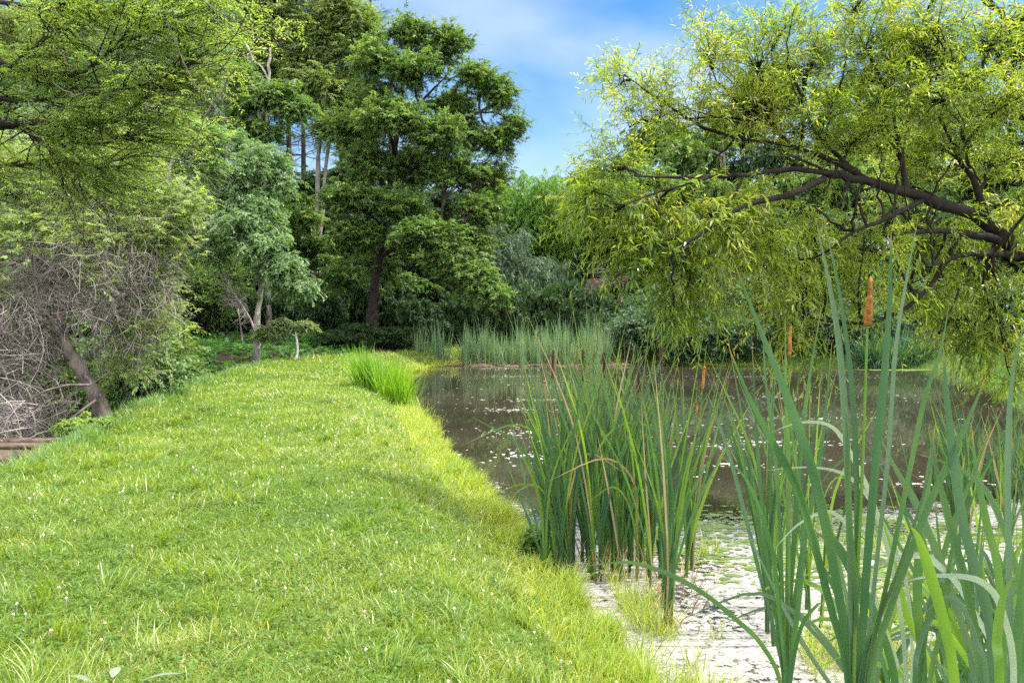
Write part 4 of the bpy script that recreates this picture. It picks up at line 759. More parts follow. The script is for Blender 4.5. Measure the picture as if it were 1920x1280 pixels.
# weathered planks (old footbridge) in the lower left corner
pb0 = G(60, 822, -.1) ; px_, py_ = -7.1, 10.8
root = empty('wooden_planks', (px_, py_, float(height(px_, py_))), 'weathered brown plank footing half hidden under the twigs at the left edge', 'planks')
for k, (dy, dz, ln) in enumerate([(0, .47, 2.2), (.24, .50, 2.2), (-.1, .27, 2.15)]):
    m_ = MB(); z0 = -.05; c = np.array([px_, py_ + dy, -.15 + dz]); hx, hy, hz = ln / 2, (.11 if k < 2 else .04), (.03 if k < 2 else .16)
    v = [(c[0] + sx * hx + RS.normal(0, .008), c[1] + sy * hy + RS.normal(0, .006), c[2] + sz * hz) for sz in (-1, 1) for sx, sy in ((-1, -1), (1, -1), (1, 1), (-1, 1))]
    m_.add(v, [(0, 3, 2, 1), (4, 5, 6, 7), (0, 1, 5, 4), (1, 2, 6, 5), (2, 3, 7, 6), (3, 0, 4, 7)]); m_.build('plank', M['wood'], root, (px_, py_, float(height(px_, py_))), smooth=False)

# ------------------------------------------------------------------ lawn
def pnoise(x, y, s=1.0, ph=0.0):
    x = x * s; y = y * s
    return (np.sin(x * 1.7 + 1.3 * np.sin(y * 1.1 + ph)) * np.cos(y * 1.9 + 1.1 * np.sin(x * 1.3 + ph * 2)) + .5 * np.sin(x * 4.3 + y * 2.1 + ph) * np.cos(y * 3.7 - x * 1.9)) / 1.5
gm, bm = MB(), MB()
for ya, yb, rho in [(2.6, 3.6, 8000), (3.6, 4.6, 6500), (4.6, 6, 4600), (6, 8, 3200), (8, 10.5, 2100), (10.5, 14, 1350), (14, 19, 850), (19, 26, 560), (26, 37.2, 400)]:
    x0 = max(float(np.min(xl(np.array([ya, yb])))) - .5, -.72 * yb - .8); x1 = 1.2 if ya < 26 else 10
    n = int(rho * (yb - ya) * (x1 - x0)); x = RS.uniform(x0, x1, n); y = RS.uniform(ya, yb, n); s = sdist(x, y); dl = x - xl(y)
    ok = (s > .02) & (dl > -.35 + .3 * pnoise(x, y, 2.3)) & (y < 37.2); x, y, s, dl = x[ok], y[ok], s[ok], dl[ok]; n = len(x)
    q = (ya + yb) / 2 / 3.5; wd = .0042 * q ** .72
    pn = pnoise(x, y, 1.1, .7); pn2 = pnoise(x, y, 3.1, 2.2)
    h = (.042 + .018 * pn2 + .012 * pn) * RS.uniform(.6, 1.4, n) * (1 + .15 * q)
    edge = np.exp(-s / .45) + .8 * np.exp(-np.maximum(dl, 0) / .5)
    h = h * (1 + 1.5 * edge * RS.uniform(.3, 1.2, n)); h = np.maximum(h, .02)
    v = np.clip(.42 + .16 * pn + .10 * pn2 + RS.normal(0, .17, n) + .25 * np.exp(-s / 1.2), 0, 1)
    v = np.where(RS.rand(n) < .035, 1.15, v)  # a few blades coloured pale to paint in white-grey glints
    far = s < .55
    for msk, mbx in ((~far, gm), (far, bm)):
        k_ = msk.sum()
        if k_: mbx.blades(np.stack([x, y, height(x, y) - .005], -1)[msk], RS.uniform(0, 6.28, k_), h[msk], wd * RS.uniform(.6, 1.4, k_), RS.uniform(.1, 1.05, k_), RS.uniform(.2, 1.3, k_), v[msk], 3)
# longer loose tufts scattered in the lawn and lying flat in swirls
nt_ = 330; tx = RS.uniform(-5, 1, nt_); ty = 2.8 + 12 * RS.rand(nt_) ** 1.5; ok = (sdist(tx, ty) > .12) & (tx > xl(ty)); tx, ty = tx[ok], ty[ok]
for a, b in zip(tx, ty):
    k_ = RS.randint(14, 42); x = a + RS.normal(0, .035, k_); y = b + RS.normal(0, .035, k_); az = RS.uniform(0, 6.28) + RS.normal(0, .7, k_)
    gm.blades(np.stack([x, y, height(x, y)], -1), az, RS.uniform(.10, .24, k_), .0045 * (b / 3.5) ** .5 * RS.uniform(.7, 1.3, k_), RS.uniform(.1, .6, k_), RS.uniform(.5, 1.5, k_), np.clip(RS.normal(.45, .2, k_), 0, 1.1), 5)
o = gm.build('lawn_grass', M['grass']); tag(o, 'short sunlit yellow-green lawn grass on the broad bank', 'grass', kind='stuff')
# taller grass fringe along the water
n = 26000; y = 3.0 + 27 * RS.rand(n) ** 1.8; i = RS.rand(n)
sh = np.interp(y, POND[1:14, 1], POND[1:14, 0]); x = sh - .02 - np.abs(RS.normal(0, .22, n)) + .06 * pnoise(y, y, 3); cl = pnoise(x, y, 2.7, .3); ok = cl > -.45; x, y, cl = x[ok], y[ok], cl[ok]; n = len(x)
bm.blades(np.stack([x, y, np.maximum(height(x, y), -.03)], -1), RS.normal(-.1, 1.3, n), (.12 + .10 * cl) * RS.uniform(.6, 1.6, n) + .04, .0045 * (y / 4) ** .6 * RS.uniform(.6, 1.4, n), RS.uniform(0, .5, n), RS.uniform(.3, 1.5, n), np.clip(RS.normal(.5, .2, n), 0, 1), 5)
o = bm.build('bank_grass', M['bank_grass']); tag(o, 'longer yellow-green grass fringing the water edge', 'grass', kind='stuff')
# right far bank grass
mb = MB(); n = 26000; x = RS.uniform(7, 20, n); y = RS.uniform(9, 37, n); ok = (sdist(x, y) > 0) & (sdist(x, y) < 3); x, y = x[ok], y[ok]; n = len(x)
mb.blades(np.stack([x, y, height(x, y)], -1), RS.uniform(0, 6.28, n), RS.uniform(.12, .35, n), RS.uniform(.01, .02, n), RS.uniform(0, .5, n), RS.uniform(.2, 1, n), RS.rand(n), 3)
o = mb.build('far_bank_grass', M['fern']); tag(o, 'bright green grass on the far right bank below the willow', 'grass', kind='stuff')
# left edge: long pale grass hanging into the hollow
mb = MB(); n = 5200; y = RS.uniform(7, 26, n); x = xl(y) + np.abs(RS.normal(0, .22, n)) - .2; cl = pnoise(x, y, 1.9, 1.1)
mb.blades(np.stack([x, y, height(x, y)], -1), RS.uniform(0, 6.28, n), (.17 + .07 * cl) * RS.uniform(.5, 1.4, n), RS.uniform(.005, .009, n) * (y / 10) ** .5, RS.uniform(.0, .6, n), RS.uniform(.4, 1.4, n), RS.rand(n), 5)
o = mb.build('edge_grass', M['pale']); tag(o, 'long pale grass along the left edge of the lawn', 'grass', kind='stuff')
# clover leaves and flowers
n = 22000; y = 2.8 + 7 * RS.rand(n) ** 1.3; x = RS.uniform(-5, 1, n); ok = (sdist(x, y) > .1) & (x > xl(y)) & (pnoise(x, y, 1.4, 3) > -.15); x, y = x[ok], y[ok]; n = len(x); hz = RS.uniform(.025, .06, n)
mb = MB(); c = np.stack([x, y, height(x, y) + hz], -1)
for k_ in range(3):
    a = RS.uniform(0, 6.28, n) * 0 + np.arange(n) * 1.7 + k_ * 2.094; D = np.stack([np.cos(a), np.sin(a), RS.uniform(-.1, .5, n)], -1)
    mb.leaves(c, D, np.tile([0, 0, 1.], (n, 1)) + RS.normal(0, .2, (n, 3)), .017, .016, RS.rand(n), .15)
o = mb.build('clover_leaves', M['clover']); tag(o, 'clover leaves mixed through the near lawn', 'clover', kind='stuff')
n = 620; y = 2.9 + 20 * RS.rand(n) ** 1.6; x = RS.uniform(-7, 1, n); ok = (sdist(x, y) > .25) & (x > xl(y) + .3) & (pnoise(x, y, .9, 5) > -.35); x, y = x[ok], y[ok]; n = len(x)
mb = MB(); c = np.stack([x, y, height(x, y) + RS.uniform(.06, .095, n)], -1); k_ = 26; D = unit(RS.normal(0, 1, (n, k_, 3)) + (0, 0, .3)).reshape(-1, 3); sz = np.repeat((y / 3.5) ** .35, k_)
mb.leaves(np.repeat(c, k_, 0), D, RS.normal(0, 1, (n * k_, 3)), .0088 * sz, .0055 * sz, RS.rand(n * k_) ** .6, .1)
mb.tubes(np.stack([c - (0, 0, .08), c], 1), np.full((n, 2), .0012), 3, 0.0)
o = mb.build('clover_flowers', M['flower']); tag(o, 'small white clover flower heads dotted over the lawn', 'clover flowers', kind='stuff')
M['leaf_grey'] = leaf_mat('leaf_grey', [(.10, .13, .08), (.18, .21, .15)], trans=.2, rough=.5, nscale=30)
c0 = G(200, 1305, .5)
for i, (dx, dy, a, l) in enumerate([(-.06, .0, 2.9, .13), (.0, .05, 1.7, .08), (.13, .03, .25, .17), (-.02, -.05, -1.2, .07)]):
    m_ = MB(); z = float(height(c0[0] + dx, c0[1] + dy)) + .06; b = np.array([c0[0] + dx, c0[1] + dy, z]); e = b + np.array([math.cos(a) * l, math.sin(a) * l, .012])
    m_.ribbon([b, (b + e) / 2 + (0, 0, .015), e], .042, 12, .2, (0, -.2, -1), shape='leaf'); lf = m_.build('fallen_leaf', M['leaf_grey'], None, b)
    tag(lf, ['pale fallen leaf pointing left on the grass', 'short pale fallen leaf standing up on the grass', 'longest pale fallen leaf, lying to the right on the grass', 'pale fallen leaf cut by the bottom edge of the photo'][i], 'leaf', 'pale fallen leaves on the near lawn')

# ------------------------------------------------------------------ sedge tuft at the water edge
def grass_clump(name, label, cat, pts, n, hh, wd, mat, lean=.45, curl=.7, k=7, val=(.2, .9), spread=.1, group=None, bend=None):
    b = np.array([*np.mean(pts, 0), 0.]); b[2] = float(height(b[0], b[1])); mb = MB(); P_ = np.array(pts); i = RS.randint(0, len(P_) - 1, n); f = RS.rand(n)[:, None]
    xy = P_[i] * (1 - f) + P_[i + 1] * f + RS.normal(0, spread, (n, 2)); off = xy - b[:2]; az = np.arctan2(off[:, 1], off[:, 0]) + RS.normal(0, .9, n)
    mb.blades(np.stack([xy[:, 0], xy[:, 1], np.maximum(height(xy[:, 0], xy[:, 1]), -.05) - .01], -1), az, hh * RS.uniform(.55, 1.1, n), wd * RS.uniform(.6, 1.3, n), np.abs(RS.normal(0, lean * .5, n)), np.abs(RS.normal(0, curl, n)), RS.uniform(*val, n), k)
    o = mb.build(name, M[mat], None, b); return tag(o, label, cat, group)
sc0 = [(P(676, 700, 18.3)[0], 18.3), (P(700, 700, 18.5)[0], 18.5), (P(735, 700, 17.9)[0], 17.9), (P(762, 700, 17.2)[0], 17.2)]
grass_clump('sedge_clump', 'bright green sedge tuft standing at the bend of the water edge', 'sedge', sc0, 950, 1.05, .017, 'sedge', .45, .5, spread=.12)
grass_clump('grass_tuft', 'sparse arching grass tuft on the bank below the sedge', 'grass tuft', [(-2.3, 17.9), (-1.9, 16.4), (-1.3, 13.9)], 170, .5, .008, 'bank_grass', .8, 1.0, spread=.08)
for i, (px, d_, hh) in enumerate([(700, 18.6, 1.05), (716, 18.8, 1.0), (735, 18.6, 1.18), (748, 18.9, .95)]):
    b = np.array([P(px, 700, d_)[0], d_, 0]); b[2] = float(height(b[0], b[1])); m_ = MB(); q = twigs(b[None], unit(np.array([[RS.normal(0, .12), 0, 1.]])), hh, 8, .1)[0]; m_.tubes(q, np.linspace(.004, .002, 8)[None][0], 5); m_.lathe(q[-2], q[-1] + (0, 0, .05), [(0, .004), (.3, .012), (.8, .01), (1, .002)], 6)
    o = m_.build('grass_seed_stalk', M['dry'], None, b); tag(o, ['leftmost thin brown seed stalk rising from the sedge tuft', 'short brown seed stalk second from left in the sedge tuft', 'tallest straight brown seed stalk rising from the sedge tuft', 'rightmost brown seed stalk bending out of the sedge tuft'][i], 'seed stalk', 'seed stalks in the sedge tuft')

# ------------------------------------------------------------------ cattails
def cattail(base, H, nl, az, lean=.10, head=None, label='', group=None, wd=.014, mat='cattail', bent=0, tilt=0.):
    base = np.array([base[0], base[1], -.04]); root = empty('cattail_plant', base, label, 'cattail', group)
    ax = unit(np.array([math.cos(az) * tilt, math.sin(az) * tilt * .4, 1.]))
    for k in range(nl):
        sg = 1 if k % 2 else -1; fr = (k + .5) / nl; a = az + RS.normal(0, .35); th = lean * (1.35 - fr) * RS.uniform(.5, 1.7) * sg; h = H * RS.uniform(.72, 1.0) * (.82 + .18 * math.sin(fr * 3))
        d_ = unit(ax + np.array([math.cos(a) * math.tan(th), math.sin(a) * math.tan(th) * .7, 0])); o_ = np.array([math.cos(a) * .012 * sg * (1 - fr), math.sin(a) * .012 * sg, 0])
        b0 = base + o_; cv = RS.uniform(.0, .14) * sg
        pts = [b0, b0 + ax * h * .22 + o_, b0 + d_ * h * .6, b0 + d_ * h + np.array([math.cos(a) * cv * h, math.sin(a) * cv * h * .6, -abs(cv) * h * .3])]
        if bent and RS.rand() < bent:
            t_ = b0 + d_ * h * .62; r = h * RS.uniform(.3, .42) * sg; pts = [b0, b0 + ax * h * .25, b0 + d_ * h * .5, t_ + np.array([math.cos(a) * r * .35, math.sin(a) * r * .3, .0]), t_ + np.array([math.cos(a) * r, math.sin(a) * r * .6, -.25 * abs(r)])]
        mb = MB(); rr = RS.uniform(-.9, .9); mb.ribbon(pts, wd * RS.uniform(.8, 1.2), 16, .15, (math.sin(rr), -math.cos(rr), 0), val=RS.uniform(.1, .9))
        mt = mat if RS.rand() > .36 else 'cattail_lime' if RS.rand() > .12 else 'dry'
        mb.build('leaf', M[mt], root, base)
    if head:
        hz, hl, kind = head[:3]; top = base + ax * (H * .98) ; z0 = base + ax * hz
        mb = MB(); mb.tubes(spl([base, base + ax * hz * .5 + (.005, 0, 0), z0, z0 + ax * (hl + .16)], 14), np.linspace(.006, .0022, 14), 7); mb.build('stalk', M['cattail_lime'], root, base)
        r = head[3] if len(head) > 3 else .0115
        mb = MB(); mb.lathe(z0, z0 + ax * hl, [(0, .002), (.02, r * .75), (.08, r), (.5, r * 1.06), (.93, r), (.985, r * .7), (1, .002)], 12); mb.build('seed_head', M[kind], root, base)
    return root
def hz_at(py, d): return 2.1 - (py - 590) / FPX * d + .04
Gm = 'green cattail shoots of the clump standing in the shallow scum'
heads = [(1036, 710, 655, 6.6, 'head_brown'), (1093, 715, 655, 6.7, 'head_brown'), (1113, 702, 664, 7.3, 'head_brown'), (1133, 708, 660, 7.4, 'head_brown'), (1187, 726, 686, 6.8, 'head_brown'), (1198, 736, 690, 6.7, 'head_brown'), (1221, 741, 700, 6.6, 'head_brown'), (1240, 700, 650, 6.3, 'head_brown'), (1317, 730, 684, 6.3, 'head_orange'), (1306, 776, 752, 6.5, 'head_orange')]
hl_ = ['cattail with a long dark seed head, leftmost in the middle clump', 'cattail with a dark seed head second from left in the middle clump', 'cattail with a small dark seed head left of centre in the middle clump', 'cattail with a dark seed head behind the centre of the middle clump', 'cattail with the left one of two close dark seed heads', 'cattail with the right one of two close dark seed heads',
       'cattail with a tilted dark brown seed head right of the close pair', 'cattail with a tall frayed brown seed head below the willow tips', 'cattail with a slim orange-brown seed head leaning right of the middle clump', 'cattail with the lowest short orange-brown seed head over open water']
for i, (px, y0, y1, d_, kd) in enumerate(heads):
    x = P(px, 700, d_)[0]; tz = (.03, 0, .02, -.02, .02, -.03, .06, 0, .08, .02)[i]; z0, z1 = hz_at(y0, d_), hz_at(y1, d_)
    cattail((x - tz * z0, d_), max(2.0, z1 + .1), 7, RS.uniform(-.4, .4), .11, (z0, z1 - z0, kd, .011 if i != 9 else .008), hl_[i], None, .019, tilt=tz)
for i in range(55):
    if i < 38: px = RS.normal(1145, 42); py = RS.uniform(1000, 1095)
    elif i < 49: px = RS.normal(1060, 17); py = RS.uniform(1040, 1100)
    else: px = RS.normal(1255, 20); py = RS.uniform(1090, 1185)
    g0 = G(px, py, 0); out_ = (px - 1150) / 100
    lbl = ['green cattail shoot in the thick of the middle clump', 'green cattail shoot in the left-hand bunch beside the grassy bank', 'green cattail shoot in the loose right part of the middle clump'][0 if i < 38 else 1 if i < 49 else 2]
    cattail((g0[0], g0[1]), RS.uniform(1.7, 2.45), (RS.randint(6, 9) if i < 49 else 5), RS.uniform(-.5, .5), .10, None, lbl, Gm, .0155, tilt=out_ * .045 + RS.normal(0, .025), bent=.06)
Gc = 'green cattail shoots between the middle clump and the tall near plant'
for i in range(8):
    px = RS.uniform(1430, 1540); py = RS.uniform(1100, 1240); g0 = G(px, py, 0)
    cattail((g0[0], g0[1]), RS.uniform(1.9, 2.35), RS.randint(5, 7), RS.uniform(-.5, .5), .10, None, 'slender green cattail shoot left of the near orange seed heads', Gc, .015, tilt=RS.normal(0, .05), bent=.08)
Gr = 'green cattail shoots at the right edge by the water'
for i in range(46):
    px = RS.uniform(1740, 1990); py = RS.uniform(905, 1010); g0 = G(px, py, 0)
    cattail((g0[0], g0[1]), RS.uniform(1.0, 1.65), RS.randint(4, 7), RS.uniform(-.5, .5), .12, None, 'dense dark green cattail shoot beyond the near leaves at the right edge', Gr, .018, tilt=RS.normal(0, .1), bent=.05)
# near plants, placed blade by blade
def near_plant(label, base, blades, stalk=None, group=None, d=2.3):
    base = np.array([*base, -.04]); root = empty('cattail_plant', base, label, 'cattail', group)
    for bl in blades:
        pts, w_, mt = bl[0], bl[1], (bl[2] if len(bl) > 2 else 'cattail'); dd = bl[3] if len(bl) > 3 else d
        dr = RS.uniform(-.12, .12); W3 = [P(px, py, dd + dr * k / len(pts)) for k, (px, py) in enumerate(pts)]
        low = W3[0]; m1 = np.array([base[0] * .55 + low[0] * .45, base[1] * .5 + low[1] * .5, low[2] * .5])
        n = 40; mb = MB(); wm = w_ * dd / FPX; rr = RS.uniform(-.6, .6)
        mb.ribbon([base + (RS.normal(0, .01), RS.normal(0, .01), 0), m1] + W3, wm * .62, n, .16, (math.sin(rr), -math.cos(rr), 0), val=RS.uniform(.2, .8)); mb.build('leaf', M[mt], root, base)
    if stalk:
        sp, (h0, h1, h2), kd, r = stalk; W3 = [P(px, py, d) for px, py in sp]; mb = MB(); mb.tubes(spl([base, np.array([base[0] * .5 + W3[0][0] * .5, base[1] * .5 + W3[0][1] * .5, W3[0][2] * .5])] + W3, 20), np.linspace(r * .95, r * .34, 20), 9); mb.build('stalk', M['cattail_lime'], root, base)
        mb = MB(); a, b = P(*h0, d), P(*h1, d); mb.lathe(a, b, [(0, .003), (.03, r * .9), (.12, r * 1.05), (.5, r * 1.12), (.9, r * .95), (1, r * .6)], 14)
        if h2 is not None: c = P(*h2, d); mb.lathe(b, c, [(0, r * .55), (.15, r * .85), (.5, r * .7), (.85, r * .45), (1, .0006)], 12)
        me = mb.build('seed_head', M[kd], root, base); me.data.vertices.foreach_get('co', buf := np.zeros(len(me.data.vertices) * 3, np.float32)); buf += RS.normal(0, r * .07, len(buf)).astype(np.float32); me.data.vertices.foreach_set('co', buf)
    return root
bA = P(1603, 1290, 2.35)[:2]
near_plant('tall near cattail carrying the large orange seed head between upright blades', bA, [
    ([(1612, 1290), (1622, 1100), (1642, 860), (1656, 720), (1668, 560), (1671, 422)], 23), ([(1620, 1290), (1640, 1080), (1664, 860), (1678, 660), (1700, 520), (1722, 404)], 17, 'cattail_pale'),
    ([(1598, 1290), (1592, 1000), (1585, 800), (1572, 640), (1552, 520), (1529, 408)], 19, 'cattail_pale'), ([(1600, 1290), (1606, 1050), (1604, 860), (1594, 700), (1572, 540), (1543, 404)], 18),
    ([(1597, 1290), (1570, 1100), (1528, 900), (1478, 750), (1430, 630), (1374, 486)], 26), ([(1592, 1290), (1556, 1130), (1500, 930), (1450, 830), (1405, 745), (1366, 650)], 22),
    ([(1622, 1290), (1660, 1100), (1705, 880), (1732, 750), (1762, 660), (1780, 568)], 21), ([(1628, 1290), (1672, 1130), (1735, 960), (1785, 850), (1822, 770), (1849, 702)], 24),
    ([(1606, 1290), (1604, 1100), (1590, 950), (1588, 820), (1586, 760)], 14), ([(1610, 1290), (1640, 1180), (1690, 1050), (1738, 900), (1752, 820)], 18, 'cattail_pale')],
    ([(1600, 1290), (1606, 1100), (1616, 900), (1626, 612)], ((1626, 612), (1631, 553), (1632, 517)), 'head_orange', .0098))
bB = P(1468, 1270, 3.7)[:2]
near_plant('near cattail with the small slim orange seed head', bB, [
    ([(1470, 1250), (1462, 1000), (1450, 820), (1434, 700), (1432, 570)], 12), ([(1472, 1250), (1490, 1000), (1500, 850), (1516, 720), (1540, 575)], 14), ([(1468, 1250), (1440, 1050), (1425, 900), (1418, 800), (1410, 640)], 12), ([(1474, 1250), (1500, 1060), (1530, 900), (1545, 800), (1560, 640)], 13),
    ([(1466, 1250), (1425, 1080), (1380, 900), (1350, 800), (1328, 740)], 13, 'cattail_pale'), ([(1476, 1250), (1478, 900), (1474, 760), (1472, 590)], 13)],
    ([(1470, 1250), (1478, 900), (1480, 690)], ((1480, 668), (1481, 628), (1483, 606)), 'head_orange', .0078), d=3.7)
bC = P(1850, 1350, 2.2)[:2]
near_plant('near cattail with the widest pale green blades at the right edge', bC, [
    ([(1862, 1290), (1850, 1150), (1805, 980), (1788, 860), (1774, 740), (1769, 655)], 27, 'cattail_pale'), ([(1892, 1290), (1890, 1050), (1888, 860), (1898, 700), (1924, 590)], 28, 'cattail_pale'), ([(1872, 1290), (1868, 1200), (1880, 1120), (1906, 1072)], 30, 'cattail_lime', 2.0),
    ([(1790, 1290), (1772, 1180), (1742, 1070), (1722, 1010), (1706, 984)], 30, 'cattail_lime', 2.0), ([(1840, 1290), (1815, 1120), (1790, 1020), (1760, 900), (1740, 800)], 26, 'cattail', 2.3), ([(1880, 1290), (1872, 1080), (1850, 980), (1830, 880), (1822, 800)], 20, 'cattail', 2.6),
    ([(1830, 1290), (1780, 1100), (1720, 950), (1680, 880), (1640, 800)], 20, 'cattail_pale', 2.5), ([(1880, 1290), (1810, 1120), (1760, 1060), (1720, 1040), (1640, 1060), (1590, 1100)], 19, 'cattail_painted_sheen', 2.4), ([(1900, 1290), (1880, 1150), (1840, 1090), (1760, 1078), (1690, 1090)], 18, 'cattail_painted_sheen', 2.2),
    ([(1915, 1290), (1910, 1100), (1860, 940), (1800, 880), (1720, 850)], 18, 'cattail', 2.5), ([(1900, 1290), (1910, 1150), (1925, 1000)], 24, 'cattail', 2.3), ([(1850, 1290), (1830, 1200), (1800, 1130), (1770, 1120), (1720, 1160)], 15, 'cattail_pale', 2.1)], d=2.3)
bD = P(1700, 1340, 2.5)[:2]
near_plant('near cattail with dark crossing blades right of the tall orange seed head', bD, [
    ([(1700, 1290), (1680, 1100), (1640, 950), (1600, 860), (1560, 800), (1500, 792), (1440, 812)], 13, 'cattail_painted_sheen', 2.6), ([(1710, 1290), (1700, 1100), (1655, 980), (1600, 900), (1530, 876), (1425, 882)], 11, 'cattail_painted_sheen', 2.8), ([(1690, 1290), (1650, 1150), (1610, 1020), (1560, 960), (1500, 980), (1450, 1030)], 12, 'cattail_painted_sheen', 2.9),
    ([(1730, 1290), (1720, 1100), (1740, 900), (1754, 790)], 24, 'cattail', 2.6), ([(1720, 1290), (1745, 1130), (1780, 1000), (1820, 900), (1850, 830)], 20, 'cattail', 2.6), ([(1680, 1290), (1640, 1150), (1590, 1050), (1545, 980), (1520, 905)], 22, 'cattail', 2.5), ([(1740, 1290), (1770, 1150), (1780, 1050), (1800, 960)], 22, 'cattail', 2.4),
    ([(1665, 1290), (1630, 1180), (1600, 1090), (1560, 1020), (1508, 985)], 20, 'cattail', 2.4), ([(1750, 1290), (1700, 1150), (1660, 1000), (1620, 900)], 18, 'cattail_lime', 2.8), ([(1700, 1290), (1640, 1240), (1600, 1210), (1540, 1180)], 14, 'cattail_lime', 2.8), ([(1715, 1290), (1720, 1220), (1750, 1150), (1800, 1090)], 16, 'cattail', 2.5)], d=2.5)
bE = P(1470, 1330, 3.0)[:2]
near_plant('near cattail whose long leaf arches far left over the white scum', bE, [
    ([(1465, 1290), (1430, 1210), (1380, 1160), (1320, 1112), (1260, 1078), (1195, 1056), (1150, 1054), (1102, 1060)], 14, 'cattail', 3.0), ([(1480, 1290), (1500, 1180), (1530, 1135), (1545, 1130)], 13, 'cattail', 3.2), ([(1475, 1290), (1462, 1150), (1445, 1020), (1400, 900), (1345, 850)], 13, 'cattail', 3.3), ([(1478, 1290), (1500, 1100), (1505, 960), (1490, 850)], 14, 'cattail', 3.3)], d=3.0)
Gn = 'near cattail shoots filling the lower right corner'
for i in range(22):
    y_ = RS.uniform(3.2, 4.9); px = RS.uniform(1640, 1960) ; x_ = P(px, 900, y_)[0]
    cattail((x_, y_), RS.uniform(1.15, 1.75) + .06 * (y_ - 3), RS.randint(4, 7), RS.uniform(-.6, .6), .2, None, 'near cattail shoot with arching leaves crowded behind the tall orange-headed plant', Gn, .02, 'cattail' if RS.rand() < .5 else 'cattail_pale', tilt=RS.normal(0, .12), bent=.35)
bF = G(1075, 1085, 0)[:2]
near_plant('cattail with one long leaf arching left over the open water', bF, [([(1070, 1040), (1050, 960), (1010, 880), (960, 825), (920, 800), (884, 781)], 9, 'cattail', 6.3), ([(1072, 1040), (1045, 900), (1020, 860), (975, 838)], 7, 'cattail', 6.3), ([(1068, 1060), (1040, 990), (1020, 960), (965, 915)], 7, 'cattail', 6.2)], d=6.3)

# far reed bed: five shoots built, then copied one by one
Gf = 'blue-green reeds in the bed across the pond'
protos = []
def reed(label, loc, k):
    mb = MB(); n = 9; az = RS.uniform(0, 6.28, n); mb.blades(RS.normal(0, .03, (n, 3)) * (1, 1, 0), az, RS.uniform(1.0, 2.2, n), RS.uniform(.018, .03, n), RS.uniform(.0, .12, n), RS.uniform(.0, .35, n), RS.uniform(.1, .9, n), 6)
    o = mb.build('reed_plant', M['reed_far'], None, (0, 0, 0)); o.location = Vector(loc); return tag(o, label, 'reed', Gf)
k = 0
for i in range(250):
    if i < 10: x = RS.normal(-3.85, .12); y = 33.6
    elif i < 28: x = RS.normal(-3.0, .22); y = 33.3
    else: x = -2.2 + 6.3 * RS.rand() ** .9; y = RS.uniform(32.6, 34.3)
    loc = (x + RS.normal(0, .03), y + RS.normal(0, .15), -.05)
    lb_ = 'reed in the small separate bunch left of the reed bed' if i < 10 else 'reed in the tall separate bunch at the left of the reed bed' if i < 28 else 'reed in the dense bed standing in water across the pond'
    if i < 6: protos.append(reed(lb_, loc, i))
    else:
        src = protos[i % 6]; c = src.copy(); C.objects.link(c); c.location = Vector(loc); c.rotation_euler = (RS.normal(0, .05), RS.normal(0, .05), RS.uniform(0, 6.28)); s = RS.uniform(.6, 1.12) * (1 + .12 * math.sin(x * 4)); c.scale = (1, 1, s * (1.08 if 10 <= i < 28 else 1)); c['label'] = lb_
# dry stems and broken litter at the foot of the far reeds
mb = MB(); n = 520; x = RS.uniform(-4.2, 4.6, n); y = 33.4 + RS.normal(0, .5, n) - .3; D = unit(np.stack([RS.normal(0, 1, n), RS.normal(0, .3, n), np.where(RS.rand(n) < .3, RS.uniform(.2, 1.6, n), .03)], -1))
pl = twigs(np.stack([x, y, np.full(n, .015)], -1), D, RS.uniform(.2, .75, n), 4, .05); pl[..., 2] = np.maximum(pl[..., 2], .01); mb.tubes(pl, np.full((n, 4), .011), 4, RS.rand(n)); o = mb.build('reed_litter', M['dry'], None); tag(o, 'dry pinkish broken stems lying along the foot of the far reeds', 'dry reeds', kind='stuff')
# dead brown leaf bases and stubs at the foot of the near cattails
mb = MB(); n = 150; px = np.concatenate([RS.normal(1165, 45, 90), RS.normal(1265, 35, 60)]); py = np.concatenate([RS.uniform(1030, 1100, 90), RS.uniform(1090, 1190, 60)]); g_ = np.array([G(a, b, .0) for a, b in zip(px, py)]); 
mb.blades(g_ - (0, 0, .02), RS.uniform(0, 6.28, n), RS.uniform(.1, .45, n), RS.uniform(.008, .016, n), RS.uniform(.1, .7, n), RS.uniform(0, 1, n), RS.rand(n), 5); o = mb.build('dead_leaf_stubs', M['dry'], None); tag(o, 'brown dead leaf stubs at the foot of the middle cattails', 'dead leaves', kind='stuff')
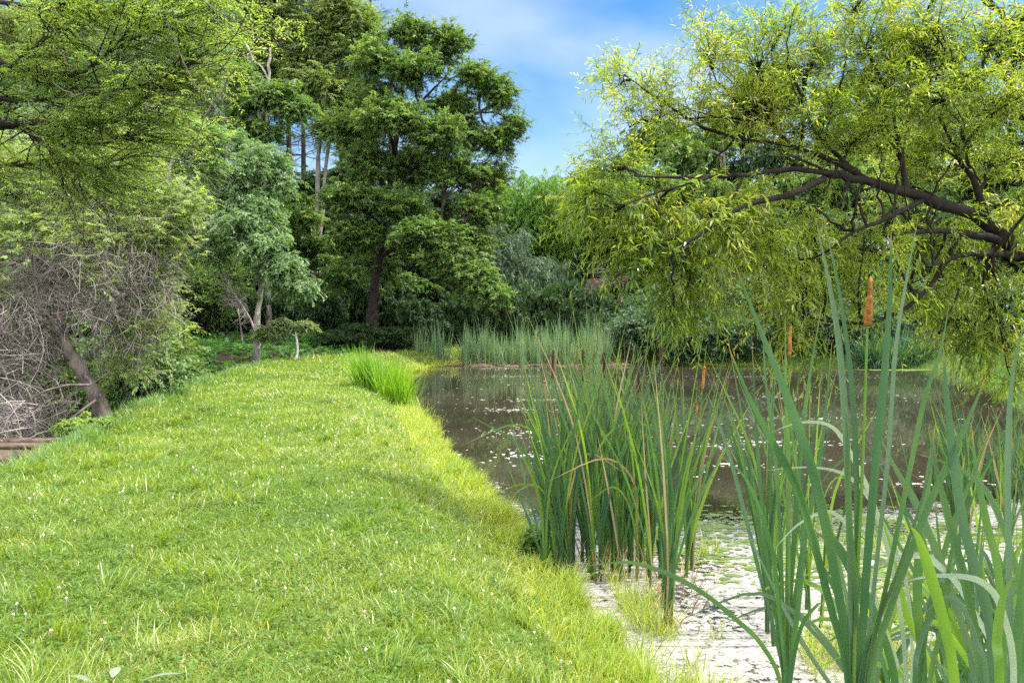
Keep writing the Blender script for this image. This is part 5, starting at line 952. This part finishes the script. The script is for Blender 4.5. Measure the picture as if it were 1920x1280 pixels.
# grass growing up through the scum near the camera
n = 60000; x = RS.uniform(.75, 4.6, n); y = RS.uniform(2.4, 7.6, n); s = -sdist(x, y); cl = pnoise(x, y, 2.1, 1.9) + .5 * pnoise(x, y, 6, .3); thr = np.where(s < .35, -.1, .8) - .75 * (x > 1.55 + .12 * (y - 3)) * (y < 5.6); ok = (cl > thr); x, y = x[ok], y[ok]; n = len(x)
mb = MB(); mb.blades(np.stack([x, y, np.full(n, -.02)], -1), RS.uniform(0, 6.28, n), RS.uniform(.1, .34, n), RS.uniform(.003, .006, n), RS.uniform(0, .5, n), RS.uniform(.1, 1.1, n), RS.uniform(0, 1, n), 5)
o = mb.build('marsh_grass', M['bank_grass']); tag(o, 'thin green marsh grass growing up through the white scum', 'grass', kind='stuff')
g0 = G(1020, 1010, .15); bush('bank_weed', 'dark leafy weed at the water edge beside the left cattail bunch', (g0[0] - .05, g0[1]), .3, .22, 'broad', 'weed', ll=.045, lw=.02, n=50)
# iris bank far right
grass_clump('iris_clump', 'drooping blue-green iris leaves on the far bank behind the near blades', 'iris', [(P(1640, 600, 31.4)[0], 31.6), (P(1700, 600, 31.2)[0], 31.9), (P(1770, 600, 31)[0], 31.9)], 1500, 1.5, .03, 'blue', .9, 1.3, spread=.3)
flecks(160, (0, 1), (0, 1), .09, M['pad'], 'lily_pads', 'pale green floating pads below the iris bank', [(P(1710, 690, 30.2)[0], 30.2, 1.1, .25)])
# dark stone in the scum
b = G(1229, 1127, 0); bm_ = bmesh = None
mb = MB(); rings = 7; sd_ = 12; prof = [(math.sin(math.pi * i / rings), -math.cos(math.pi * i / rings)) for i in range(rings + 1)]
a = np.linspace(0, 6.283, sd_, endpoint=False); v = np.array([[(.042 * max(r, .02) * (1 + .15 * math.sin(3 * q + 2 * z)) * math.cos(q), .03 * max(r, .02) * math.sin(q), .022 * z + .006 * math.sin(2 * q)) for q in a] for r, z in prof]) + (b + (0, 0, .018))
idx = np.arange(v.shape[0] * sd_).reshape(-1, sd_); mb.add(v, np.stack([idx[:-1], np.roll(idx[:-1], -1, 1), np.roll(idx[1:], -1, 1), idx[1:]], -1)); o = mb.build('stone', M['stone'], None, b); tag(o, 'small dark stone lying in the scum at the foot of the cattails', 'stone')
